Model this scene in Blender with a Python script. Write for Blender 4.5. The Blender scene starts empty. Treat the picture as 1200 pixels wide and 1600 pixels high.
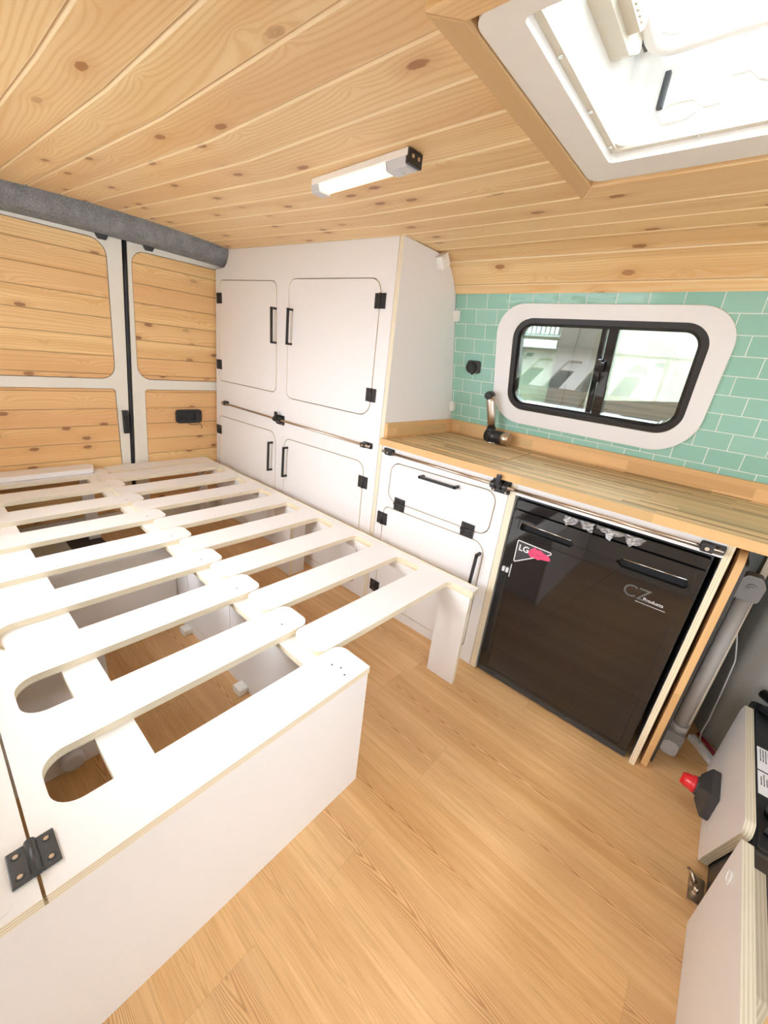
import bpy, bmesh, math, random
from mathutils import Vector, Matrix
from mathutils.geometry import tessellate_polygon
random.seed(7)
PI = math.pi
SC = bpy.context.scene
COL = SC.collection

# ------------------------------------------------------------------ camera
yaw, pit, roll = -0.68336946, 0.36631795, -0.11394440
fw = Vector((math.sin(yaw)*math.cos(pit), math.cos(yaw)*math.cos(pit), -math.sin(pit)))
rt = fw.cross(Vector((0, 0, 1))).normalized()
dn = fw.cross(rt)
r2 = rt*math.cos(roll)+dn*math.sin(roll)
d2 = -rt*math.sin(roll)+dn*math.cos(roll)
cd = bpy.data.cameras.new('camera')
cam = bpy.data.objects.new('camera', cd)
COL.objects.link(cam)
m = Matrix((r2, -d2, -fw)).transposed().to_4x4()
m.translation = Vector((1.20399, -1.41199, 1.23435))
cam.matrix_world = m
cd.sensor_fit = 'VERTICAL'
cd.sensor_height = 36
cd.lens = 625.70/1600*36
cd.clip_start = .01
SC.camera = cam

# ------------------------------------------------------------------ world, light, exposure
SC.view_settings.view_transform = 'Standard'
SC.view_settings.look = 'None'
SC.view_settings.gamma = 1
SC.view_settings.use_curve_mapping = False
SC.view_settings.exposure = 1.72
SC.cycles.max_bounces = 12
SC.cycles.diffuse_bounces = 8
SC.cycles.sample_clamp_indirect = 8
w = bpy.data.worlds.new('world'); SC.world = w; w.use_nodes = True
nt = w.node_tree; nt.nodes.clear()
wo = nt.nodes.new('ShaderNodeOutputWorld'); bg = nt.nodes.new('ShaderNodeBackground')
tc = nt.nodes.new('ShaderNodeTexCoord'); sp = nt.nodes.new('ShaderNodeSeparateXYZ')
cr = nt.nodes.new('ShaderNodeValToRGB'); nz = nt.nodes.new('ShaderNodeTexNoise')
nz.inputs['Scale'].default_value = 2.5; nz.inputs['Detail'].default_value = 6
mx = nt.nodes.new('ShaderNodeMixRGB'); mx.blend_type = 'MIX'; mx.inputs[0].default_value = .15
nt.links.new(tc.outputs['Generated'], sp.inputs[0]); nt.links.new(tc.outputs['Generated'], nz.inputs['Vector'])
nt.links.new(sp.outputs['Z'], cr.inputs[0])
cr.color_ramp.elements[0].color = (.56, .60, .68, 1); cr.color_ramp.elements[0].position = .05
cr.color_ramp.elements[1].color = (.94, .98, 1.05, 1); cr.color_ramp.elements[1].position = .55
nt.links.new(cr.outputs[0], mx.inputs[1]); nt.links.new(nz.outputs[0], mx.inputs[2])
nt.links.new(mx.outputs[0], bg.inputs[0]); bg.inputs[1].default_value = 6.0
nt.links.new(bg.outputs[0], wo.inputs[0])

def area(name, loc, direction, sx, sy, power, col=(1, 1, 1), portal=False):
    l = bpy.data.lights.new(name, 'AREA'); l.shape = 'RECTANGLE'; l.size = sx; l.size_y = sy
    l.energy = power; l.color = col
    o = bpy.data.objects.new(name, l); COL.objects.link(o)
    o.location = loc; o.rotation_euler = Vector(direction).to_track_quat('-Z', 'Z').to_euler()
    if portal: l.cycles.is_portal = True
    return o
# daylight entering through the skylight, side door and openings added for light (cycles portals carry no light of their own)
area('portal_side_door', (1.75, -1.74, .75), (0, 1, 0), .75, 1.35, 1, portal=True)
area('portal_added_window', (-.225, -1.74, 1.15), (0, 1, 0), 1.3, .65, 1, portal=True)
area('portal_cab_front', (2.66, -.39, 1.31), (-1, 0, 0), 1.7, .5, 1, portal=True)
area('portal_skylight', (1.08, -.54, 1.95), (0, 0, -1), .75, .65, 1, portal=True)
# soft sun outside
sl = bpy.data.lights.new('sun', 'SUN'); sl.energy = 5.0; sl.angle = math.radians(30); sl.color = (.96, .98, 1)
so = bpy.data.objects.new('sun', sl); COL.objects.link(so)
so.rotation_euler = Vector((-.38, -.42, -1)).to_track_quat('-Z', 'Y').to_euler()

# ------------------------------------------------------------------ materials
class N:
    def __init__(s, name):
        s.m = bpy.data.materials.new(name); s.m.use_nodes = True
        s.t = s.m.node_tree; s.b = s.t.nodes['Principled BSDF']; s.out = s.t.nodes['Material Output']
    def n(s, typ, **kw):
        nd = s.t.nodes.new('ShaderNode'+typ)
        for k, v in kw.items():
            if k.startswith('i_'):
                key = k[2:]; key = int(key) if key.isdigit() else key.replace('_', ' ')
                s.set(nd.inputs[key], v)
            else: setattr(nd, k, v)
        return nd
    def set(s, sock, v):
        if isinstance(v, bpy.types.NodeSocket): s.t.links.new(v, sock)
        elif isinstance(v, bpy.types.Node): s.t.links.new(v.outputs[0], sock)
        else: sock.default_value = v
    def math(s, op, a, b=0., c=None):
        nd = s.t.nodes.new('ShaderNodeMath'); nd.operation = op
        s.set(nd.inputs[0], a); s.set(nd.inputs[1], b)
        if c is not None: s.set(nd.inputs[2], c)
        return nd.outputs[0]
    def ramp(s, f, *stops, interp='LINEAR'):
        nd = s.t.nodes.new('ShaderNodeValToRGB'); s.set(nd.inputs[0], f); e = nd.color_ramp.elements
        nd.color_ramp.interpolation = interp
        while len(e) < len(stops): e.new(.5)
        for i, (p, c) in enumerate(stops):
            e[i].position = p; e[i].color = (c[0], c[1], c[2], 1) if isinstance(c, tuple) else (c, c, c, 1)
        return nd.outputs[0]
    def mix(s, f, a, b, mode='MIX'):
        nd = s.t.nodes.new('ShaderNodeMixRGB'); nd.blend_type = mode
        def cv(v): return (*v, 1) if isinstance(v, tuple) and len(v) == 3 else v
        s.set(nd.inputs[0], f); s.set(nd.inputs[1], cv(a)); s.set(nd.inputs[2], cv(b))
        return nd.outputs[0]
    def uv(s):
        nd = s.t.nodes.new('ShaderNodeUVMap'); sx = s.t.nodes.new('ShaderNodeSeparateXYZ')
        s.t.links.new(nd.outputs[0], sx.inputs[0]); return sx.outputs[0], sx.outputs[1]
    def xyz(s, x, y, z=0.):
        nd = s.t.nodes.new('ShaderNodeCombineXYZ')
        s.set(nd.inputs[0], x); s.set(nd.inputs[1], y); s.set(nd.inputs[2], z); return nd.outputs[0]
    def noise(s, vec, scale=1., detail=3., rough=.5, dim='3D'):
        nd = s.t.nodes.new('ShaderNodeTexNoise'); nd.noise_dimensions = dim
        s.set(nd.inputs['Vector'], vec); nd.inputs['Scale'].default_value = scale
        nd.inputs['Detail'].default_value = detail; nd.inputs['Roughness'].default_value = rough
        return nd.outputs[0]
    def white(s, vec):
        nd = s.t.nodes.new('ShaderNodeTexWhiteNoise'); nd.noise_dimensions = '3D'; s.set(nd.inputs['Vector'], vec); return nd.outputs[0]
    def bump(s, h, strength=.3, dist=.002):
        nd = s.t.nodes.new('ShaderNodeBump'); s.set(nd.inputs['Height'], h)
        nd.inputs['Strength'].default_value = strength; nd.inputs['Distance'].default_value = dist
        s.t.links.new(nd.outputs[0], s.b.inputs['Normal'])
    def bs(s, col=None, rough=.5, metal=0., spec=.5, coat=0.):
        if col is not None: s.set(s.b.inputs['Base Color'], (*col, 1) if isinstance(col, tuple) and len(col) == 3 else col)
        s.set(s.b.inputs['Roughness'], rough); s.b.inputs['Metallic'].default_value = metal
        s.b.inputs['Specular IOR Level'].default_value = spec; s.b.inputs['Coat Weight'].default_value = coat
        return s

def plain(name, col, rough=.5, metal=0., spec=.5, coat=0., speck=.03, scale=40.):
    a = N(name)
    tcn = a.n('TexCoord')
    f = a.noise(tcn.outputs['Object'], scale, 3)
    c = a.mix(f, tuple(max(0, x*(1-speck)) for x in col), tuple(min(1, x*(1+speck)) for x in col))
    a.bs(c, rough, metal, spec, coat)
    return a.m

def pine(name, pitch=0., line=True, tone=0., warm=0.):
    """knotty pine; u = along the grain, v = across it (metres)"""
    a = N(name); u, v = a.uv()
    if pitch:
        q = a.math('DIVIDE', v, pitch); bi = a.math('FLOOR', q); fr = a.math('FRACT', q)
    else:
        bi = a.math('FLOOR', a.math('MULTIPLY', v, 0.0)); fr = None
    seed = a.white(a.xyz(bi, 3.3, 1.7)); seed2 = a.white(a.xyz(bi, 9.1, 4.2))
    us = a.math('ADD', u, a.math('MULTIPLY', seed, 13.)); sd = a.math('MULTIPLY', seed2, 20.)
    # knots
    kv = a.n('TexVoronoi', voronoi_dimensions='2D', feature='F1'); kv.inputs['Randomness'].default_value = .9
    a.set(kv.inputs['Vector'], a.xyz(a.math('MULTIPLY', us, 4.2), a.math('ADD', a.math('MULTIPLY', v, 8.93), a.math('MULTIPLY', bi, 3.)), 0.)); kv.inputs['Scale'].default_value = 1
    kd = a.math('ADD', kv.outputs['Distance'], a.math('MULTIPLY', a.math('SUBTRACT', a.noise(a.xyz(a.math('MULTIPLY', us, 60.), a.math('MULTIPLY', v, 110.), 0.), 1., 2.), .5), .06))
    sel = a.white(kv.outputs['Position'])
    # grain
    wob = a.noise(a.xyz(a.math('MULTIPLY', us, .6), a.math('MULTIPLY', v, 6.), sd), 1., 1.5)
    push = a.math('MULTIPLY', a.math('EXPONENT' if False else 'POWER', 2.718, a.math('MULTIPLY', kd, -7.)), .9)
    g = a.math('ADD', a.math('MULTIPLY', wob, 4.6), a.math('ADD', a.math('MULTIPLY', v, 26.), push))
    ring = a.math('ABSOLUTE', a.math('SINE', a.math('MULTIPLY', g, 9.)))
    fine = a.noise(a.xyz(a.math('MULTIPLY', us, 5.), a.math('MULTIPLY', v, 240.), sd), 1., 3., .6)
    broad = a.noise(a.xyz(a.math('MULTIPLY', us, .9), a.math('MULTIPLY', v, 14.), sd), 1., 2.)
    w_ = warm
    light = (.92, .70-.03*w_, .39-.08*w_); mid = (.82, .55-.05*w_, .25-.06*w_); dark = (.68, .38-.05*w_, .15-.04*w_)
    c = a.mix(a.ramp(ring, (.0, 0.), (.75, .15), (1., 1.)), light, mid)
    c = a.mix(a.math('MULTIPLY', a.ramp(broad, (.42, 0.), (.68, 1.)), .5), c, dark)
    c = a.mix(a.math('MULTIPLY', fine, .28), c, mid)
    c = a.mix(a.math('MULTIPLY', a.ramp(seed2, (.2, 0.), (1., 1.)), .34+.5*w_), c, (.70, .39-.06*w_, .185-.04*w_))
    halo = a.ramp(kd, (.08, 1.), (.30, 0.))
    keep = a.ramp(sel, (.42, 0.), (.62, 1.))
    c = a.mix(a.math('MULTIPLY', a.math('MULTIPLY', halo, keep), .55), c, (.66, .38, .17))
    knot = a.math('MULTIPLY', a.ramp(kd, (.075, 1.), (.10, 0.)), keep)
    c = a.mix(a.math('MULTIPLY', knot, .85), c, (.36-.12*w_, .15-.05*w_, .055))
    if pitch and line:
        e = a.math('MINIMUM', fr, a.math('SUBTRACT', 1., fr))
        ln = a.ramp(e, (.0, 1.), (.022, .6), (.03, 0.))
        c = a.mix(a.math('MULTIPLY', ln, .65), c, (.30, .16, .06))
        a.bump(a.math('MULTIPLY', ln, -1.), .6, .004)
    if pitch and not line:
        e = a.math('MINIMUM', fr, a.math('SUBTRACT', 1., fr))
        c = a.mix(a.math('MULTIPLY', a.ramp(e, (.0, .0), (.02, 1.), (.045, 1.), (.06, 0.)), .7), c, (.95, .80, .52))  # pale line along each joint paints in light caught on the bevel
        c = a.mix(a.math('MULTIPLY', a.ramp(e, (.0, 1.), (.012, 1.), (.02, 0.)), .5), c, (.45, .25, .10))
    a.bs(c, .42, 0, .4)
    return a.m

def oak_floor(name):
    a = N(name); u, v = a.uv()
    P = .182; Lp = 1.22
    q = a.math('DIVIDE', a.math('ADD', v, .06), P); bi = a.math('FLOOR', q); fr = a.math('FRACT', q)
    off = a.math('MULTIPLY', a.white(a.xyz(bi, 5.5, 2.)), Lp)
    q2 = a.math('DIVIDE', a.math('ADD', u, off), Lp); ui = a.math('FLOOR', q2); fu = a.math('FRACT', q2)
    sd = a.math('MULTIPLY', a.white(a.xyz(bi, ui, 7.)), 30.); s2 = a.white(a.xyz(ui, bi, 3.))
    cen = a.math('ADD', .32, a.math('MULTIPLY', s2, .36))
    wn_ = a.noise(a.xyz(a.math('MULTIPLY', u, 1.7), a.math('MULTIPLY', v, 9.), sd), 1., 3., .55)
    vc = a.math('ADD', a.math('SUBTRACT', fr, cen), a.math('MULTIPLY', a.math('SUBTRACT', a.noise(a.xyz(a.math('MULTIPLY', u, 1.4), sd, 0.), 1., 2.), .5), .45))
    vv = a.math('ABSOLUTE', vc)
    g = a.math('ADD', a.math('ADD', a.math('MULTIPLY', u, 13.), a.math('MULTIPLY', a.math('POWER', vv, 1.5), 85.)), a.math('MULTIPLY', wn_, 5.))
    ring = a.math('FRACT', g)
    band = a.ramp(a.noise(a.xyz(a.math('MULTIPLY', u, 1.0), bi, a.math('ADD', sd, 4.)), 1., 1.), (.38, .3), (.48, 1.))
    msk = a.math('MULTIPLY', a.ramp(vv, (.0, 1.), (.20, .85), (.36, .12)), band)
    rg = a.math('MULTIPLY', a.ramp(ring, (0., 1.), (.14, .35), (.45, .0), (.80, .4), (.95, 1.), (1., 1.)), msk)
    pores = a.noise(a.xyz(a.math('MULTIPLY', u, 9.), a.math('MULTIPLY', v, 330.), sd), 1., 3., .6)
    streak = a.noise(a.xyz(a.math('MULTIPLY', u, 1.8), a.math('MULTIPLY', v, 48.), sd), 1., 3., .6)
    c = a.mix(a.ramp(streak, (.3, 0.), (.7, 1.)), (.84, .555, .27), (.70, .415, .175))
    c = a.mix(a.math('MULTIPLY', rg, .95), c, (.42, .18, .05))
    c = a.mix(a.math('MULTIPLY', a.ramp(pores, (.48, 0.), (.66, 1.)), .5), c, (.50, .27, .11))
    c = a.mix(a.math('MULTIPLY', s2, .16), c, (.86, .62, .38))
    e = a.math('MINIMUM', fr, a.math('SUBTRACT', 1., fr)); e2 = a.math('MULTIPLY', a.math('MINIMUM', fu, a.math('SUBTRACT', 1., fu)), Lp/P)
    ln = a.ramp(a.math('MINIMUM', e, e2), (0., 1.), (.006, .8), (.012, 0.))
    c = a.mix(a.math('MULTIPLY', ln, .14), c, (.35, .19, .08))
    a.bump(a.math('ADD', a.math('MULTIPLY', pores, .4), a.math('MULTIPLY', ln, -1.)), .12, .002)
    a.bs(c, .36, 0, .45)
    return a.m

def butcher(name, P=.026, contrast=1., light=(.80, .56, .31), dark=(.44, .27, .11)):
    a = N(name); u, v = a.uv()
    q = a.math('DIVIDE', v, P); bi = a.math('FLOOR', q)
    off = a.math('MULTIPLY', a.white(a.xyz(bi, 1.5, 2.)), 3.)
    ui = a.math('FLOOR', a.math('DIVIDE', a.math('ADD', u, off), .42))
    r1 = a.white(a.xyz(bi, ui, 7.)); sd = a.math('MULTIPLY', r1, 30.)
    st = a.noise(a.xyz(a.math('MULTIPLY', u, 3.), a.math('MULTIPLY', v, 110.), sd), 1., 4., .6)
    f = a.math('ADD', a.math('MULTIPLY', r1, .62*contrast), a.math('MULTIPLY', st, .42))
    c = a.ramp(f, (.1, light), (.45, tuple((l*.7+d*.3) for l, d in zip(light, dark))), (.72, tuple((l*.38+d*.62) for l, d in zip(light, dark))), (.95, dark))
    c = a.mix(a.math('MULTIPLY', a.ramp(a.white(a.xyz(ui, bi, 11.)), (.6, 0.), (.9, 1.)), .35*contrast), c, (.50, .42, .22))
    a.bs(c, .5, 0, .3)
    return a.m

def ply(name, tint=(.86, .79, .63)):
    a = N(name); u, v = a.uv()
    s = a.math('FRACT', a.math('MULTIPLY', v, 1/.0062))
    n1 = a.noise(a.xyz(a.math('MULTIPLY', u, 14.), a.math('MULTIPLY', v, 500.), 0.), 1., 3.)
    f = a.math('MULTIPLY', a.ramp(s, (.35, 0.), (.5, 1.), (.9, 1.), (1., 0.)), a.ramp(n1, (.3, .35), (.6, 1.)))
    c = a.mix(f, tint, tuple(x*y for x, y in zip(tint, (.78, .74, .67))))
    a.bs(c, .6); return a.m

def tiles(name):
    a = N(name)
    uvn = a.n('UVMap')
    br = a.n('TexBrick'); a.t.links.new(uvn.outputs[0], br.inputs['Vector'])
    br.offset = .5; br.squash = 1
    br.inputs['Color1'].default_value = (.30, .575, .475, 1); br.inputs['Color2'].default_value = (.345, .615, .52, 1)
    br.inputs['Mortar'].default_value = (.86, .88, .82, 1)
    br.inputs['Scale'].default_value = 1; br.inputs['Mortar Size'].default_value = .0014
    br.inputs['Mortar Smooth'].default_value = .1; br.inputs['Bias'].default_value = 0
    br.inputs['Brick Width'].default_value = .1090; br.inputs['Row Height'].default_value = .0655
    u, v = a.uv()
    wav = a.noise(a.xyz(a.math('MULTIPLY', u, 26.), a.math('MULTIPLY', v, 30.), 0.), 1., 1.5)
    h = a.math('ADD', a.math('MULTIPLY', wav, .9), a.math('MULTIPLY', br.outputs['Fac'], -1.))
    a.bump(h, .55, .0035)
    a.bs(br.outputs['Color'], a.ramp(br.outputs['Fac'], (0., .05), (1., .7)), 0, .6)
    return a.m

def carpet(name, c1=(.13, .14, .155), c2=(.27, .28, .30)):
    a = N(name); tcn = a.n('TexCoord')
    f = a.noise(tcn.outputs['Object'], 160, 5, .7); f2 = a.noise(tcn.outputs['Object'], 18, 3)
    c = a.mix(a.ramp(a.math('ADD', a.math('MULTIPLY', f, .7), a.math('MULTIPLY', f2, .3)), (.35, 0.), (.65, 1.)), c1, c2)
    a.bump(f, .8, .004); a.bs(c, .95, 0, .1); return a.m

def glass(name, tint=(.80, .92, .86), refl=.22, rough=0., diff=0.):
    a = N(name); t = a.t; t.nodes.remove(a.b)
    tr = t.nodes.new('ShaderNodeBsdfTransparent'); tr.inputs[0].default_value = (*tint, 1)
    gl = t.nodes.new('ShaderNodeBsdfGlossy'); gl.inputs['Color'].default_value = (1, 1, 1, 1); gl.inputs['Roughness'].default_value = rough
    lw = t.nodes.new('ShaderNodeFresnel'); lw.inputs[0].default_value = 1.5
    ad = t.nodes.new('ShaderNodeMath'); ad.operation = 'ADD'; ad.use_clamp = True; t.links.new(lw.outputs[0], ad.inputs[0]); ad.inputs[1].default_value = refl
    mxx = t.nodes.new('ShaderNodeMixShader'); t.links.new(ad.outputs[0], mxx.inputs[0]); t.links.new(tr.outputs[0], mxx.inputs[1]); t.links.new(gl.outputs[0], mxx.inputs[2])
    last = mxx.outputs[0]
    if diff:
        df = t.nodes.new('ShaderNodeBsdfTranslucent'); df.inputs[0].default_value = (.95, .97, .97, 1)
        m2 = t.nodes.new('ShaderNodeMixShader'); m2.inputs[0].default_value = diff
        t.links.new(last, m2.inputs[1]); t.links.new(df.outputs[0], m2.inputs[2]); last = m2.outputs[0]
    t.links.new(last, a.out.inputs[0]); return a.m

def emit(name, col, s):
    a = N(name); a.bs(col, .4); a.b.inputs['Emission Color'].default_value = (*col, 1); a.b.inputs['Emission Strength'].default_value = s
    return a.m

def stone(name, c1=(.72, .73, .74), c2=(.50, .51, .51)):
    a = N(name); tcn = a.n('TexCoord')
    f = a.noise(tcn.outputs['Object'], 3.5, 8, .62)
    br = a.n('TexBrick'); a.t.links.new(a.n('UVMap').outputs[0], br.inputs['Vector'])
    br.inputs['Scale'].default_value = 1; br.inputs['Brick Width'].default_value = 1.1; br.inputs['Row Height'].default_value = .5
    br.inputs['Mortar Size'].default_value = .012; br.inputs['Color1'].default_value = (1, 1, 1, 1); br.inputs['Color2'].default_value = (.92, .92, .9, 1); br.inputs['Mortar'].default_value = (.7, .68, .62, 1)
    c = a.mix(a.ramp(f, (.35, 0.), (.7, 1.)), c1, c2); c = a.mix(1., c, br.outputs['Color'], 'MULTIPLY')
    a.bump(f, .5, .02); a.bs(c, .9); return a.m

def foil(name):
    a = N(name); tcn = a.n('TexCoord'); f = a.noise(tcn.outputs['Object'], 55, 4, .6)
    a.bump(f, 1., .01); a.bs((.42, .42, .43), .2, .7); return a.m

M = dict(
    white=plain('white_laminate', (.84, .83, .825), .38, spec=.4, speck=.012),
    cream=plain('cream_paint', (.80, .78, .69), .3, spec=.5, speck=.015, coat=.2),
    ply=ply('plywood_edge'), dply=ply('weathered_plywood_edge', (.62, .57, .44)), bply=ply('brown_plywood_edge', (.42, .37, .28)), paleply=ply('birch_edge', (.88, .78, .58)), pine_raw=pine('raw_pine_batten'),
    pine_c=pine('pine_ceiling_boards', .112, line=False), pine_d=pine('pine_door_boards', .098, warm=.55),
    oak=oak_floor('oak_vinyl_floor'), counter=butcher('oak_butcher_block', .021, 1.25, (.80, .56, .30), (.32, .215, .10)),
    counter_edge=butcher('oak_worktop_edge', .036, .8, (.80, .51, .235), (.50, .27, .10)),
    trimwood=butcher('oak_skylight_trim', .06, .2, (.70, .47, .24), (.52, .31, .13)),
    tile=tiles('mint_metro_tiles'), carpet=carpet('grey_lining_carpet', (.15, .165, .18), (.36, .375, .39)),
    black=plain('black_plastic', (.018, .018, .02), .35, speck=.2), blackm=plain('black_powder_coat', (.022, .020, .020), .42, speck=.2),
    gloss=plain('black_gloss', (.010, .010, .012), .05, spec=.6, speck=.1, coat=.3), rubber=plain('rubber', (.012, .013, .015), .5),
    dgrey=plain('dark_grey_plastic', (.05, .052, .055), .35), void=plain('recess_black', (.004, .004, .004), .7),
    steel=plain('brushed_steel', (.58, .48, .38), .32, 1.), chrome=plain('chrome', (.85, .84, .82), .12, 1.),
    seam=plain('dark_seam', (.10, .06, .05), .7), plastic=plain('white_plastic', (.91, .90, .87), .3, coat=.2),
    offw=plain('beige_plastic', (.74, .70, .60), .4), tube=plain('warm_grey_tube', (.50, .47, .44), .38), tubed=plain('grey_plastic', (.30, .30, .30), .45),
    lgrey=plain('light_grey_plastic', (.62, .63, .66), .35),
    greyp=plain('grey_moulded_trim', (.42, .43, .41), .55, speck=.06, scale=120), red=plain('red_plastic', (.72, .02, .03), .3, coat=.3),
    pink=plain('pink_print', (.72, .07, .17), .3, speck=.5, scale=90), paper=plain('white_paper', (.86, .86, .86), .5), ink=plain('black_ink', (.03, .03, .03), .6),
    greyink=plain('grey_lettering', (.10, .10, .095), .5), whiteink=plain('white_lettering', (.85, .85, .85), .5),
    winglass=glass('tinted_window_glass', (.58, .64, .61), .17), skyglass=glass('acrylic_dome', (.50, .53, .53), .03, .1, .22),
    clear=glass('clear_plastic', (.92, .92, .92), .10), lamp=emit('lamp_diffuser', (1, .86, .60), .42),
    green_wall=stone('green_reflection_wall', (.30, .37, .28), (.16, .22, .15)), stone=stone('pale_stone_wall'), plaster=stone('pale_render_wall', (.66, .63, .54), (.46, .44, .37)), asphalt=stone('grey_concrete_yard', (.13, .13, .135), (.08, .08, .085)),
    clad=plain('ribbed_cladding_paint', (.55, .60, .58), .5), darkp=plain('dark_brown_stand_in', (.045, .038, .036), .6),
    foil=foil('crumpled_film'), wire=plain('crimson_wire', (.35, .01, .06), .4), olive=plain('aged_timber', (.38, .34, .24), .7, speck=.2),
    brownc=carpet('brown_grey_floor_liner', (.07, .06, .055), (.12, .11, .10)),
)

# ------------------------------------------------------------------ mesh helpers
def rot_frame(o, ex, ey, ez):
    mm = Matrix((Vector(ex), Vector(ey), Vector(ez))).transposed().to_4x4(); mm.translation = Vector(o); return mm
def worldloc(o):
    l = Vector(o.location)
    while o.parent: o = o.parent; l += Vector(o.location)
    return l
def thing(name, loc, label, cat, group=None, kind=None):
    o = bpy.data.objects.new(name, None); COL.objects.link(o); o.location = loc
    o.empty_display_size = .05
    tag(o, label, cat, group, kind); return o
def tag(o, label=None, cat=None, group=None, kind=None):
    if label: o['label'] = label
    if cat: o['category'] = cat
    if group: o['group'] = group
    if kind: o['kind'] = kind
    return o
class G:
    """collects geometry in world space, then links it as one mesh object"""
    def __init__(s): s.bm = bmesh.new(); s.uvl = s.bm.loops.layers.uv.new('UVMap')
    def face(s, pts, mi=0, uv=None, smooth=False):
        vs = [s.bm.verts.new(p) for p in pts]
        try: f = s.bm.faces.new(vs)
        except ValueError: return None
        f.material_index = mi; f.smooth = smooth
        if uv is None:
            n = f.normal if f.normal.length else Vector((0, 0, 1)); f.normal_update(); n = f.normal
            ax = max(range(3), key=lambda i: abs(n[i]))
            ij = {0: (1, 2), 1: (0, 2), 2: (0, 1)}[ax]
            uv = [(p[ij[0]], p[ij[1]]) for p in pts]
        for l, t in zip(f.loops, uv): l[s.uvl].uv = t
        return f
    def slab(s, outer, t, fr, holes=(), cap=0, side=1, swap=False, back=None):
        """polygon in the (ex,ey) plane, thickness t along ez. UV: caps (x,y), sides (arc, depth)"""
        mm = rot_frame(*fr); loops = [outer]+list(holes)
        def pt(p, z): return mm @ Vector((p[0], p[1], z))
        tris = tessellate_polygon([[Vector((p[0], p[1], 0)) for p in lp] for lp in loops])
        flat = [p for lp in loops for p in lp]
        for z, mi in ((0, cap), (t, cap if back is None else back)):
            vs = [s.bm.verts.new(pt(p, z)) for p in flat]
            for tr in tris:
                try: f = s.bm.faces.new([vs[i] for i in tr])
                except ValueError: continue
                f.material_index = mi
                for l, i in zip(f.loops, tr):
                    p = flat[i]; l[s.uvl].uv = (p[1], p[0]) if swap else (p[0], p[1])
        for lp in loops:
            acc = 0
            for i in range(len(lp)):
                a, b = lp[i], lp[(i+1) % len(lp)]; d = math.hypot(a[0]-b[0], a[1]-b[1])
                s.face([pt(a, 0), pt(b, 0), pt(b, t), pt(a, t)], side, [(acc, 0), (acc+d, 0), (acc+d, t), (acc, t)])
                acc += d
        return s
    def box(s, x0, x1, y0, y1, z0, z1, mi=0, bev=0., fr=None, grain=0):
        mm = rot_frame(*fr) if fr else Matrix()
        b = bmesh.new(); bmesh.ops.create_cube(b, size=1)
        for v in b.verts: v.co = Vector((x0+(v.co.x+.5)*(x1-x0), y0+(v.co.y+.5)*(y1-y0), z0+(v.co.z+.5)*(z1-z0)))
        if bev: bmesh.ops.bevel(b, geom=b.edges[:], offset=bev, segments=2, profile=.7, affect='EDGES')
        b.normal_update()
        for f in b.faces:
            n = f.normal; ax = max(range(3), key=lambda i: abs(n[i])); o = [i for i in range(3) if i != ax]
            g_ = grain if grain in o else o[0]; h_ = [i for i in o if i != g_][0]
            s.face([mm @ l.vert.co for l in f.loops], mi, [(l.vert.co[g_], l.vert.co[h_]) for l in f.loops])
        b.free(); return s
    def tube(s, pts, r, n=14, mi=0, closed=False, caps=True, flat=None):
        pts = [Vector(p) for p in pts]; R = r if isinstance(r, (list, tuple)) else [r]*len(pts)
        rings = []; up = None; N_ = len(pts)
        for i, p in enumerate(pts):
            a = pts[i-1] if (i > 0 or closed) else p; b = pts[(i+1) % N_] if (i < N_-1 or closed) else p
            t = (b-a).normalized()
            if up is None:
                up = Vector((0, 0, 1)) if abs(t.z) < .9 else Vector((1, 0, 0))
            x = (up - t*up.dot(t)).normalized(); y = t.cross(x); up = x
            rings.append([p+R[i]*(math.cos(k*2*PI/n)*x*(flat or 1)+math.sin(k*2*PI/n)*y) for k in range(n)])
        m_ = N_ if closed else N_-1
        for i in range(m_):
            A, B = rings[i], rings[(i+1) % N_]
            for k in range(n):
                s.face([A[k], A[(k+1) % n], B[(k+1) % n], B[k]], mi, smooth=True)
        if caps and not closed:
            s.face(rings[0][::-1], mi); s.face(rings[-1], mi)
        return s
    def cyl(s, a, b, r, n=20, mi=0): return s.tube([a, b], r, n, mi)
    def done(s, name, mats, parent=None, merge=True, bevel=0., loc=None, smooth=False):
        bm = s.bm
        if merge: bmesh.ops.remove_doubles(bm, verts=bm.verts, dist=1e-5)
        bmesh.ops.recalc_face_normals(bm, faces=bm.faces)
        if parent is not None: base = worldloc(parent)
        elif loc is not None: base = Vector(loc)
        else:
            xs = [v.co for v in bm.verts]
            base = Vector(((min(v.x for v in xs)+max(v.x for v in xs))/2, (min(v.y for v in xs)+max(v.y for v in xs))/2, min(v.z for v in xs)))
        for v in bm.verts: v.co -= base
        if smooth:
            for f in bm.faces: f.smooth = True
        me = bpy.data.meshes.new(name); bm.to_mesh(me); bm.free()
        for k in (mats if isinstance(mats, (list, tuple)) else [mats]): me.materials.append(M[k])
        o = bpy.data.objects.new(name, me); COL.objects.link(o)
        if parent is not None: o.parent = parent
        else: o.location = base
        if bevel:
            md = o.modifiers.new('bevel', 'BEVEL'); md.width = bevel; md.segments = 2; md.limit_method = 'ANGLE'; md.angle_limit = math.radians(40)
        return o
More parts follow.
